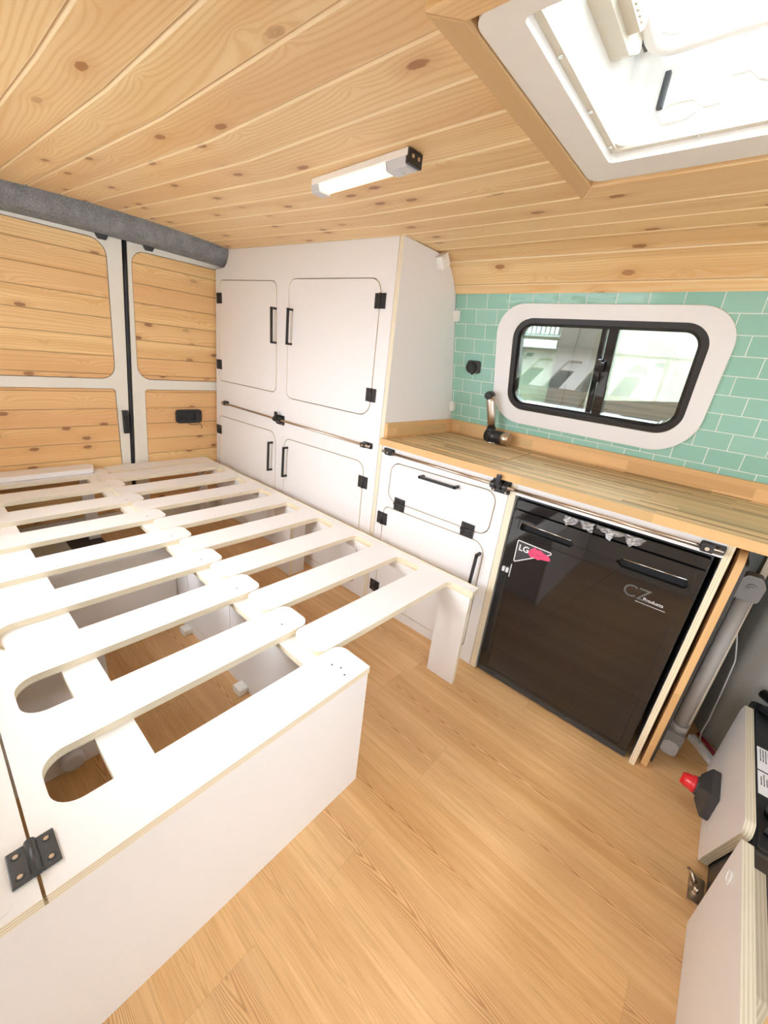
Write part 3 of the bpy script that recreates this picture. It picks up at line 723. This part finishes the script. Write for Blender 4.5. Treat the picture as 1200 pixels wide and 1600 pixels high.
# outer dome frame and acrylic
g = G(); g.slab(rp(rect(.80, 1.40, -.77, -.31), .04), .03, UP(1.838), [rp(rect(.868, 1.31, -.735, -.368), .04)[::-1]], 0, 0); g.done('lid_frame', ['plastic'], sk_, bevel=.006)
g = G(); g.slab(rp(rect(.85, 1.33, -.75, -.35), .04), .008, UP(1.872), (), 0, 0); g.done('acrylic_panel', ['skyglass'], sk_)
g = G(); g.box(.851, .857, -.62, -.36, 1.822, 1.837, 0, .001); g.box(1.12, 1.30, -.352, -.346, 1.822, 1.837, 0, .001); g.done('lid_seal', ['dgrey'], sk_)
hb = rp([(.876, -.735), (1.335, -.735), (1.335, -.372), (.876, -.372)], .035, 6)
g = G(); g.tube([(x, y, 1.812) for x, y in hb], .0125, 12, closed=True); g.done('handle_bar', ['plastic'], sk_)
g = G(); fr = ((hx0+.0, -.54, 1.79), (0, 1, 0), (0, 0, 1), (1, 0, 0))
g.slab(rp([(-.10, -.030), (.06, -.032), (.115, -.004), (.10, .02), (-.10, .03)], .02), .030, fr, (), 0, 0); g.done('lid_latch', ['offw'], sk_, bevel=.006)
g = G(); fr = ((hx0+.030, -.54, 1.79), (0, 1, 0), (0, 0, 1), (1, 0, 0)); g.slab(rp([(-.06, -.018), (.035, -.02), (.06, 0), (.035, .02), (-.06, .018)], .014), .018, fr, (), 0, 0)
for i in range(6): g.tube([(hx0+.049, -.585+i*.014, 1.776), (hx0+.049, -.585+i*.014, 1.804)], .003, 6)
g.done('latch_knob', ['offw'], sk_, bevel=.004)

# ================================================================== FRIDGE
fg = thing('fridge', (.98, .25, .0), 'black glossy under-counter fridge with twin recessed door grips', 'fridge')
FX0, FX1 = .680, 1.274
g = G(); g.box(FX0, FX1, .03, .53, .004, .80, 0, .004); g.done('fridge_body', ['black'], fg)
g = G(); g.slab(rp(rect(FX0+.004, FX1-.004, .765, .798), .006), .028, FRONT(.002), (), 0, 0); g.done('control_fascia', ['gloss'], fg, bevel=.003)
gl_ = rp([(.716, .690), (.903, .690), (.914, .702), (.902, .717), (.722, .720)], [.008, .004, .002, .002, .003])
gr_ = rp([(1.046, .700), (1.064, .717), (1.238, .720), (1.246, .688), (1.068, .686)], [.002, .002, .004, .010, .004])
dout = rp([(FX0+.004, .036), (FX1-.004, .036), (FX1-.004, .760), (FX0+.004, .760)], .006)
g = G(); g.slab(dout, .030, FRONT(-.004), [gl_[::-1], gr_[::-1]], 0, 0); dd = g.done('fridge_door', ['gloss'], fg, bevel=.002)
g = G(); g.box(.715, .915, .016, .024, .685, .722); g.done('grip_recess', ['void'], dd)
g = G(); g.box(1.045, 1.248, .016, .024, .684, .722); g.done('grip_recess', ['void'], dd)
g = G(); g.tube([(.724, -.0045, .7185), (.900, -.0045, .7155)], .0014, 6); g.done('bright_grip_line', ['chrome'], dd)
g = G(); g.tube([(1.066, -.0045, .7155), (1.236, -.0045, .7185)], .0014, 6); g.done('bright_grip_line', ['chrome'], dd)
g = G()
for a, b in (((.713, .756), (.710, .690)), ((1.244, .756), (1.250, .688)), ((.914, .702), (1.046, .700)), ((.722, .664), (1.245, .661)), ((.722, .664), (.722, .05)), ((1.243, .661), (1.243, .05)), ((.722, .05), (1.243, .05))):
    g.tube([(a[0], -.0043, a[1]), (b[0], -.0043, b[1])], .0011, 5)
g.done('panel_seam', ['void'], dd)
g = G(); g.box(FX0, FX1, .006, .03, .004, .033, 0, .003)
for i in range(5): g.box(FX0+.06+i*.1, FX0+.085+i*.1, .002, .008, .012, .022, 0, .001)
g.done('kick_strip', ['dgrey'], fg)
g = G(); g.box(.7205, .7235, -.008, -.004, .49, .545); g.box(.690, .7005, -.012, .0, .505, .525, 0, .002); g.box(.705, .716, -.012, .0, .505, .525, 0, .002); g.done('door_clip', ['lgrey'], fg)
# energy sticker: dark triangle, white rim, pink blot, letters
st = G(); st.slab(rp([(.720, .652), (.872, .648), (.722, .552)], .008), .0006, FRONT(-.0048), (), 0, 0); sto = st.done('triangular_sticker', ['dgrey'], dd)
g = G(); o_ = rp([(.720, .652), (.872, .648), (.722, .552)], .008); g.slab(inset(o_, .002), .0004, FRONT(-.0052), [inset(o_, .005)[::-1]], 0, 0); g.done('sticker_rim', ['whiteink'], dd)
rr = random.Random(3); blot = [(.803+.034*math.cos(a)*(1+.3*rr.random())*(1.3 if math.cos(a) > 0 else .8), .620+.022*math.sin(a)*(.7+.5*rr.random())*(1 if math.cos(a) < .3 else .75)) for a in [i*2*PI/26 for i in range(26)]]
g = G(); g.slab([(min(x, .855), min(z, .645)) for x, z in blot], .0004, FRONT(-.0053), (), 0, 0); g.done('pink_print', ['pink'], dd)
def text(s, size, o, ex, ey, name, mat, parent, ext=.0003, align='LEFT', bold=0.):
    cu = bpy.data.curves.new(name, 'FONT'); cu.body = s; cu.size = size; cu.extrude = ext; cu.offset = bold; cu.align_x = align
    t = bpy.data.objects.new('tmp', cu); COL.objects.link(t)
    bpy.context.view_layer.update()
    me = bpy.data.meshes.new_from_object(t.evaluated_get(bpy.context.evaluated_depsgraph_get()))
    bpy.data.objects.remove(t)
    ez = Vector(ex).cross(Vector(ey)).normalized()
    me.transform(rot_frame(Vector(o)-worldloc(parent), ex, ey, ez)); me.materials.clear(); me.materials.append(M[mat]); me.name = name
    ob = bpy.data.objects.new(name, me); COL.objects.link(ob); ob.parent = parent; return ob
text('LG', .033, (.732, -.0056, .612), (1, 0, .0), (0, 0, 1), 'lettering', 'whiteink', dd, bold=.0006)
text('CZ', .058, (1.092, -.0052, .603), (1, 0, .0), (0, 0, 1), 'lettering', 'greyink', dd)
text('Products', .0155, (1.153, -.0052, .6050), (1, 0, .0), (0, 0, 1), 'lettering', 'whiteink', dd)
g = G(); g.tube([(1.135, -.0046, .594), (1.218, -.0046, .594)], .0007, 5); g.done('underline', ['whiteink'], dd)
# crumpled protective film on the fascia
g = G(); rr = random.Random(9); nx, nz_ = 26, 6
def fp(i, j):
    x = .86+.245*i/nx; t = j/nz_; zt = .797; zb = .775-.012*math.sin(i*.9)-.006*math.sin(i*2.1)
    return (x+rr.uniform(-.002, .002), -.002-.006*rr.random(), zb+(zt-zb)*t)
GP = [[fp(i, j) for j in range(nz_+1)] for i in range(nx+1)]
for i in range(nx):
    if i in (10,): continue
    for j in range(nz_): g.face([GP[i][j], GP[i+1][j], GP[i+1][j+1], GP[i][j+1]])
fo = g.done('protective_film', ['foil'], fg); sm = fo.modifiers.new('s', 'SOLIDIFY'); sm.thickness = .0006

# ================================================================== BED
ZB = .442; T = .020
NF = 9; PF = .26
Fn = [(.66-PF*i, .535-PF*i) for i in range(NF)]               # near / far edge of the fixed slats
bb = thing('bench_bed_base', (-.4, -1.2, 0), 'white plywood bench base with fixed slats and black hinge', 'bed')
# spine rail with filleted finger roots
r = .045; ys_ = -1.392
pr = [(.66, -1.428), (.66, ys_+r)]
for i in range(NF):
    n_, f_ = Fn[i]
    if i: pr += [(n_-r*math.sin(t*PI/12)*0+0, 0)] if False else []
    pr.append((f_, ys_+r))
    if i < NF-1:
        nn = Fn[i+1][0]
        pr += [(f_-r+r*math.cos(t*PI/16), ys_+r-r*math.sin(t*PI/16)) for t in range(1, 9)]
        pr += [(nn+r-r*math.sin(t*PI/16), ys_+r-r*math.cos(t*PI/16)) for t in range(0, 8)]
        pr.append((nn, ys_+r))
pr += [(Fn[-1][1], -1.428)]
g = G(); g.slab(pr, T, UP(ZB-T), (), 0, 1); g.done('spine_rail', ['white', 'ply'], bb)
for i, (n_, f_) in enumerate(Fn):
    yr = -.727
    cs = rp([(n_, ys_+r), (n_, yr), (f_, yr), (f_, ys_+r)], [0, .002 if i == 0 else .035, .035, 0])
    g = G(); g.slab(cs, T, UP(ZB-T), (), 0, 1)
    if i == 0:
        for x, y in ((.635, -.80), (.61, -.79), (.585, -.80)): g.cyl((x, y, ZB-.001), (x, y, ZB+.0006), .0028, 8, 2)
    else:
        for x, y in ((n_-.045, -.80),): g.cyl((x, y, ZB-.001), (x, y, ZB+.0006), .0028, 8, 2)
    g.done('slat', ['white', 'ply', 'dgrey'], bb)
# hinged side leaf beyond the fold line
g = G(); g.slab(rect(-1.545, .66, -1.655, -1.4325), T, UP(ZB-T), (), 0, 1)
g.cyl((.636, -1.475, ZB-.0), (.636, -1.475, ZB+.0012), .012, 18, 0)
g.done('hinged_leaf', ['white', 'ply'], bb)
def bed_hinge(x, y):
    g = G(); F = ((x, y, ZB), (1, 0, 0), (0, 1, 0), (0, 0, 1))
    g.box(-.030, .030, .006, .030, 0, .006, 0, .0015, fr=F); g.box(-.030, .030, -.030, -.006, 0, .006, 0, .0015, fr=F)
    g.cyl((x-.030, y, ZB+.006), (x+.030, y, ZB+.006), .0075, 16)
    for a in (-.018, .018):
        for b in (-.019, .019):
            g.tube([(x+a+.0055*math.cos(t), y+b+.0055*math.sin(t), ZB+.0063) for t in [k*PI/6 for k in range(12)]], .0012, 6, closed=True)
            g.cyl((x+a, y+b, ZB+.004), (x+a, y+b, ZB+.0068), .0035, 10, 1)
    return g.done('hinge', ['dgrey', 'steel'], bb)
bed_hinge(.592, -1.430); bed_hinge(-.5, -1.430)
# carcass
g = G(); g.slab(rect(-1.655, -.732, 0, ZB-T-.0005), .018, SIDE(.641), (), 0, 1); g.done('end_panel', ['white', 'ply'], bb)
g = G(); g.slab(rp([(-.62, 0), (.640, 0), (.640, ZB-T-.0205), (-.62, ZB-T-.0205)], 0), .018, FRONT(-.79), [rp(rect(.150, .240, .325, .392), .014)[::-1], rp(rect(-.33, .02, .05, .36), .04)[::-1]], 0, 1); g.done('front_panel', ['white', 'ply'], bb)
g = G(); g.box(.145, .245, -.7715, -.768, .32, .397); g.done('hand_hole_dark_backing', ['void'], bb)  # black sheet behind the hole, painting in its shade
g = G(); g.slab(inset(rp(rect(-.33, .02, .05, .36), .04), .003), .018, FRONT(-.79), (), 0, 1); g.done('hatch_door', ['white', 'ply'], bb)
g = G(); g.slab(rect(-1.655, -.795, 0, ZB-T-.0205), .018, SIDE(-.455), (), 0, 1); g.done('cross_panel', ['white', 'ply'], bb)
g = G(); g.slab(rect(-1.655, -1.19, 0, ZB-T-.0205), .018, SIDE(.03), (), 0, 1); g.done('cross_panel', ['white', 'ply'], bb)
g = G(); g.slab([(-1.54, -1.226), (.640, -1.226), (.640, -1.300), (.06, -1.300), (.06, -1.42), (-1.54, -1.42)], .018, UP(ZB-T-.0185), (), 0, 1); g.done('support_rail', ['white', 'ply'], bb)
g = G(); g.slab(rect(-1.54, .640, -.842, -.772), .018, UP(ZB-T-.0185), (), 0, 1); g.done('support_rail', ['white', 'ply'], bb)
for y in (-1.29, -.86):
    g = G(); g.box(-1.54, -1.52, y, y+.06, 0, ZB-T-.019); g.done('rear_leg', ['white'], bb)
for x in (-.34, .115):
    g = G(); g.slab(rp([(x-.025, .0), (x+.025, 0), (x+.025, .028), (x-.025, .028)], .006), .035, FRONT(-.826), (), 0, 0)
    tag(g.done('floor_bracket', ['plastic']), ('white plastic bracket on floor under the slats nearest the bench end' if x > 0 else 'white plastic bracket on floor under the slats further from the bench end'), 'bracket', 'brackets under the bed')
g = G(); g.tube([(.049, -1.312, .05), (.060, -1.312, .05), (.062, -1.312, .05), (.078, -1.312, .05), (.082, -1.312, .05)], [.020, .020, .030, .030, .022], 18)
tag(g.done('round_knob', ['lgrey']), 'round grey knob low on the cross panel under the nearest slat gap', 'knob')

# pull-out section
pb = thing('pull_out_bed_frame', (-.45, -.45, 0), 'white slatted pull-out bed section on panel legs beside the cabinets', 'bed')
NM = 8
Mn = [(.546-.2625*i, .414-.2625*i) for i in range(NM)]
yg = -.150; re = -.112; r = .03
pr = [(.655, re), (.655, yg-.0)]
pr += [(Mn[0][0]+r-r*math.sin(t*PI/16), yg-r+r*math.cos(t*PI/16)) for t in range(0, 9)]
for i in range(NM):
    n_, f_ = Mn[i]; pr.append((f_, yg-r))
    if i < NM-1:
        nn = Mn[i+1][0]
        pr += [(f_-r+r*math.cos(t*PI/16), yg-r+r*math.sin(t*PI/16)) for t in range(1, 9)]
        pr += [(nn+r-r*math.sin(t*PI/16), yg-r+r*math.cos(t*PI/16)) for t in range(0, 8)]
        pr.append((nn, yg-r))
pr += [(Mn[-1][1], yg-r), (Mn[-1][1]-.03, yg), (-1.56, yg), (-1.56, re)]
g = G(); g.slab(pr, T, UP(ZB-T), (), 0, 1); g.done('edge_rail', ['white', 'ply'], pb)
for i, (n_, f_) in enumerate(Mn):
    cs = rp([(n_, yg-r), (f_, yg-r), (.4035-PF*i, -.803), (.5315-PF*i, -.803)], [0, 0, .035, .035])
    g = G(); g.slab(cs, T, UP(ZB-T), (), 0, 1); g.done('slat', ['white', 'ply'], pb)
# last slat at the far end
g = G(); g.slab(rp([(-1.455, -.150), (-1.552, -.150), (-1.575, -.62), (-1.56, -.725), (-1.440, -.725)], [0, 0, .0, .01, .01]), T, UP(ZB-T+.0006), (), 0, 1); g.done('slat', ['white', 'ply'], pb)
# apron with arches = panel legs
def apron(x0, x1, legs):
    top = ZB-T-.0005; pts = [(x0, 0)]; out = [(x1, top), (x0, top)]
    L = sorted(legs); p = []
    for i, (a, b) in enumerate(L):
        p += [(a, 0), (b, 0)]
        if i < len(L)-1:
            c = L[i+1][0]; zt = .385; R = .05
            p += [(b, zt-R)]+[(b+R-R*math.cos(t*PI/12), zt-R+R*math.sin(t*PI/12)) for t in range(1, 7)]
            p += [(c-R+R*math.sin(t*PI/12), zt-R+R*math.cos(t*PI/12)) for t in range(0, 6)]+[(c, zt-R)]
    return p+[(x1, top), (x0, top)]
g = G(); g.slab(apron(-1.545, .655, [(-1.545, -1.45), (-.60, -.462), (.527, .655)]), .018, FRONT(-.142-.024), (), 0, 1); g.done('leg_panel', ['white', 'ply'], pb)
g = G(); g.slab(rect(-.147, -.062, 0, .40), .018, SIDE(-.480), (), 0, 1); g.done('leg_return', ['white', 'ply'], pb)
g = G(); g.slab(rect(-1.545, .53, -.768, -.745), .018, UP(ZB-T-.0185), (), 0, 1); g.done('runner', ['white', 'ply'], pb)
g = G(); g.box(-1.56, .655, -.111, -.108, ZB-.02, ZB+.004); g.done('edge_strip', ['ply'], pb)
g = G(); g.slab([(-1.705, 0), (-1.56, 0), (-1.56, .004), (-1.70, .012)], .003, ((0, -.111, ZB), (1, 0, 0), (0, 0, 1), (0, 1, 0)), (), 0, 1)
g.bm.free()
# loose raised board at far left
g = G(); g.slab(rp([(-1.575, -1.64), (-1.575, -.800), (-1.545, -.778), (-1.46, -.800), (-1.46, -1.64)], 0), .026, UP(.4435), (), 0, 0)
tag(g.done('loose_board', ['white'], bevel=.004), 'pale raised board lying across the far end of the bed by the rear doors', 'board')
# stuff under the rear of the bed
g = G(); g.box(-1.25, -.50, -1.655, -1.02, .002, .17, 0, .03); ST(g.done('trim_2', ['greyp']))
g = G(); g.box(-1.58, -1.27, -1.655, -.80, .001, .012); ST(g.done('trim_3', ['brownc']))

# ================================================================== RIGHT-HAND CORNER
# spare oak board on edge beside the fridge panel
g = G(); g.slab(rp([(.015, .0), (.53, .0), (.53, .835), (.010, .835)], [.02, 0, 0, .04]), .019, SIDE(1.3205), (), 0, 0)
tag(g.done('table_top', ['counter_edge'], bevel=.003), 'oak table top stored upright between fridge panel and grey table leg', 'table top')
# folding grey table leg
tl = thing('folding_table_leg', (1.38, .15, 0), 'folding grey tubular table leg leaning beside the stored oak board', 'table leg')
g = G(); A = Vector((1.392, .205, .665)); B = Vector((1.385, .185, .105)); g.tube([A, B], .0215, 20, flat=1.0); g.done('leg_tube', ['tube'], tl)
g = G(); g.slab(rp([(-.030, -.012), (.030, -.012), (.034, .045), (.018, .072), (-.018, .072), (-.034, .045)], .012), .044, ((1.392, .182, .660), (1, 0, 0), (0, 0, 1), (0, 1, 0)), (), 0, 0)
g.cyl((1.393, .176, .694), (1.393, .184, .694), .013, 18); g.cyl((1.393, .172, .694), (1.393, .177, .694), .007, 14)
g.box(1.362, 1.38, .19, .24, .66, .71, 0, .006); g.done('pivot_bracket', ['tubed'], tl, bevel=.002)
g = G(); g.tube([Vector((1.386, .186, .125)), Vector((1.386, .186, .095))], [.028, .028], 18); g.done('collar', ['tube'], tl)
g = G(); g.slab(rp([(-.026, 0), (.026, 0), (.028, .095), (-.028, .095)], .006), .05, ((1.386, .150, .0015), (1, 0, 0), (0, 0, 1), (0, 1, 0)), (), 0, 0); ft = g.done('foot', ['tubed'], tl, bevel=.006)
g = G(); g.slab(rp([(-.024, -.004), (.024, -.004), (.024, .055), (-.024, .055)], .018), .003, ((1.386, .1475, .004), (1, 0, 0), (0, 0, 1), (0, 1, 0)), (), 0, 0); g.done('foot_pad', ['lgrey'], tl)
# dark board behind the leg, plywood strip, timber upright
g = G(); g.slab(rp([(.06, .0), (.50, 0), (.50, .80), (.05, .80)], .01), .010, SIDE(1.342), (), 0, 0)
tag(g.done('black_panel', ['dgrey']), 'thin black panel between the stored oak board and grey table leg', 'panel')
g = G(); g.slab([(.245, 0), (.275, 0), (.30, .82), (.26, .82)], .018, SIDE(1.405), (), 1, 1)
tag(g.done('plywood_strip', ['ply', 'ply']), 'narrow plywood strip standing behind the grey table leg', 'strip')
# moulded grey trim (passenger-side step and pillar)
g = G(); cs = [(1.432, .60), (1.445, .42), (1.475, .345), (1.54, .305), (1.65, .29), (2.5, .27), (2.5, .60)]
cs = rp(cs, [0, .05, .06, .08, .1, 0, 0], 8)
g.slab(cs, .84, UP(.004), (), 0, 0)
ST(g.done('trim_4', ['greyp'], bevel=.006))
g = G(); g.slab(rp([(.0, .0), (.06, -.02), (.11, .03), (.05, .07)], .015), .008, ((1.60, .2815, .47), (1, 0, 0), (0, 0, 1), (0, 1, 0)), (), 0, 0); ST(g.done('trim_5', ['dgrey']))
g = G(); g.tube([(1.415, .31, .52), (1.440, .31, .44), (1.456, .305, .38), (1.462, .30, .25), (1.466, .295, .12), (1.462, .285, .06), (1.470, .27, .02)], .0026, 8)
tag(g.done('grey_cable', ['lgrey']), 'thin grey cable hanging down the moulded trim behind table leg', 'cable')
# white cable trunking with crimson wires
ct = thing('cable_trunking', (1.49, .26, 0), 'white cable trunking on the floor behind the red-capped switch', 'trunking')
ta = Vector((1.444, .300, 0)); tb = Vector((1.530, .205, 0)); tv = (tb-ta); tL = tv.length; tv.normalize(); tn = Vector((-tv.y, tv.x, 0))
g = G(); g.box(0, tL, -.012, .012, .0005, .022, 0, .002, fr=(ta, tv, tn, (0, 0, 1))); g.done('channel', ['paper'], ct)
for i, off in enumerate((.018, .024)):
    g = G(); g.tube([ta+tn*off+Vector((0, 0, .03)), ta+tv*.05+tn*(off+.004)+Vector((0, 0, .025)), tb+tn*off+Vector((0, 0, .022))], .0032, 8); g.done('wire', ['wire'], ct)
# box panels around the battery
g = G(); g.slab(rp([(.200, .001), (-.205, .001), (-.222, .045), (-.345, .300), (-.325, .322), (.165, .318), (.19, .28)], [.0, .02, .03, .03, .02, .01, .0]), .020, SIDE(1.506), (), 0, 1)
g.cyl((1.5045, -.15, .08), (1.507, -.15, .08), .007, 14, 0)
bp = tag(g.done('battery_box_panel', ['white', 'dply']), 'white plywood panel with cut corner carrying the red-capped isolator switch', 'panel')
g = G(); g.slab(rp([(-.395, .001), (-1.30, .001), (-1.30, .326), (-.385, .326)], [.0, 0, .0, .01]), .020, SIDE(1.500), (), 0, 1)
g.tube([(1.4985, -.445+.016*math.cos(t), .262+.016*math.sin(t)) for t in [k*PI/9 for k in range(18)]], .0015, 6, 0, closed=True); g.cyl((1.4988, -.445, .262), (1.501, -.445, .262), .016, 20, 0)
tag(g.done('storage_box_panel', ['white', 'dply']), 'large white plywood box side in the bottom right corner with round screw cap', 'panel')
g = G(); g.slab(rp([(-.42, .18), (-.69, .18), (-.715, .21), (-.69, .315), (-.43, .315)], .008), .020, SIDE(1.5225), (), 1, 1)
tag(g.done('plywood_batten', ['bply', 'bply']), 'short plywood batten fixed behind the bottom right box side', 'batten')
# battery
bt = thing('battery', (1.68, -.1, .0), 'black leisure battery with white data labels behind plywood panel', 'battery')
g = G(); g.box(1.530, 1.80, -.36, .262, .002, .290, 0, .008); g.box(1.537, 1.79, -.352, .250, .290, .298, 0, .003)
g.done('battery_case', ['black'], bt)
g = G(); g.tube([(1.548, .262, .33), (1.60, .20, .335), (1.70, .19, .335)], .016, 14); g.tube([(1.545, .20, .31), (1.60, .17, .315), (1.7, .16, .315)], .012, 12); g.done('battery_cable', ['black'], bt)
g = G(); g.tube([(1.55, -.30, .309), (1.57, -.31, .312), (1.60, -.28, .31)], .014, 12); g.cyl((1.57, -.24, .298), (1.57, -.24, .325), .022, 18); g.done('terminal', ['gloss'], bt)
for y0, y1 in ((-.180, -.092), (-.086, .012)):
    g = G(); g.box(1.539, 1.62, y0, y1, .2982, .2990); lb = g.done('data_label', ['paper'], bt)
    g = G(); rr = random.Random(int(y0*1000))
    for i in range(9):
        x0 = 1.545+i*.0058; a = y0+.034+rr.random()*.004; b = y1-.006-rr.random()*.02
        if i > 5: a = y0+.006
        yy = a
        while yy < b:
            e = min(b, yy+rr.uniform(.004, .012)); g.box(x0, x0+.0022, yy, e, .2990, .2993); yy = e+.0018
    g.done('fine_print', ['ink'], lb)
# isolator switch: grey wedge box, red knob, on the panel face (points to -x)
iso = thing('isolator_switch', (1.47, -.06, .13), 'dark grey switch box with red rotary cap on white panel', 'switch')
g = G(); X0_, X1_ = 1.462, 1.5055
ro = [(-.105, .055), (.012, .055), (.012, .150), (-.105, .150)]; ri = [(-.078, .080), (-.015, .080), (-.015, .130), (-.078, .130)]
A_ = [(X1_, y, z) for y, z in ro]; B_ = [(1.484, y, z) for y, z in ro]; C_ = [(X0_, y, z) for y, z in ri]
for Q, R_ in ((A_, B_), (B_, C_)):
    for i in range(4): g.face([Q[i], Q[(i+1) % 4], R_[(i+1) % 4], R_[i]])
g.face(A_[::-1]); g.face(C_); g.cyl((1.465, -.047, .105), (1.455, -.047, .105), .028, 22); g.done('switch_box', ['dgrey'], iso, bevel=.003)
g = G(); g.tube([(1.456, -.047, .105), (1.448, -.047, .105), (1.446, -.047, .105), (1.430, -.047, .105), (1.424, -.047, .105)], [.026, .026, .023, .021, .018], 22)
g.box(1.419, 1.432, -.052, -.042, .086, .124, 0, .003); g.done('rotary_cap', ['red'], iso)
# small galvanised catch on the floor between the two panels
g = G(); g.box(1.492, 1.526, -.335, -.255, .001, .006, 0, .001); g.tube([(1.505, -.285, .010), (1.494, -.268, .020), (1.486, -.258, .016)], .0045, 8); g.cyl((1.508, -.30, .003), (1.508, -.30, .022), .008, 12)
tag(g.done('floor_catch', ['steel']), 'small metal catch on floor between the two white plywood panels', 'catch')

# ================================================================== OUTSIDE
def outside(name, mat, label, cat, fn):
    g = G(); fn(g); return tag(g.done(name, mat if isinstance(mat, list) else [mat]), label, cat)
outside('yard', 'asphalt', 'grey concrete yard around the van', 'ground', lambda g: g.slab(rect(-9, 12, -12, 9), .1, UP(-.55), (), 0, 0))['kind'] = 'structure'
outside('render_wall', 'plaster', 'pale rendered wall seen through the window', 'wall', lambda g: g.box(-.2, 9, 3.25, 3.5, -.45, 2.6))
outside('green_reflection_wall', 'green_wall', 'green grey wall standing in for the reflection in the left window pane', 'wall', lambda g: g.box(-6, -.21, 3.25, 3.5, -.45, 2.6))  # wall added outside to stand in for a view reflected in the pane
outside('reflection_upright', 'darkp', 'dark upright standing in for a dark reflection in the left window pane', 'pier', lambda g: (g.box(-.40, -.06, 3.02, 3.24, -.45, 2.6, 0, .01), g.box(-.236, -.226, 3.005, 3.03, -.45, 2.6)))  # upright added outside in place of a dark reflection on the glass
def _clad(g):
    for i in range(40): g.box(-2.4+i*.049, -2.4+i*.049+.034, 3.10, 3.22, 1.64, 2.4, 0, .006)
    g.box(-2.4, -.42, 3.16, 3.24, 1.62, 2.4); g.box(-2.4, -.42, 3.04, 3.22, 1.50, 1.58, 0, .01)
outside('ribbed_shutter', 'clad', 'grey green ribbed shutter at the top left of the window view', 'shutter', _clad)  # set outside directly, standing in for a shutter reflected in the glass
outside('low_dark_slab', 'darkp', 'low dark slab at the bottom of the right window pane', 'wall', lambda g: g.slab([(.06, -.45), (9, -.45), (9, 1.30), (1.2, 1.20), (.06, 1.06)], .12, FRONT(2.95), (), 0, 0))  # dark slab added for the dark area low in the pane
outside('stone_wall', 'stone', 'pale stone wall across the yard, mirrored in fridge door', 'wall', lambda g: g.box(.1, 9, -3.4, -3.1, -.45, 4.6))  # made tall and close to keep sky light off the side door
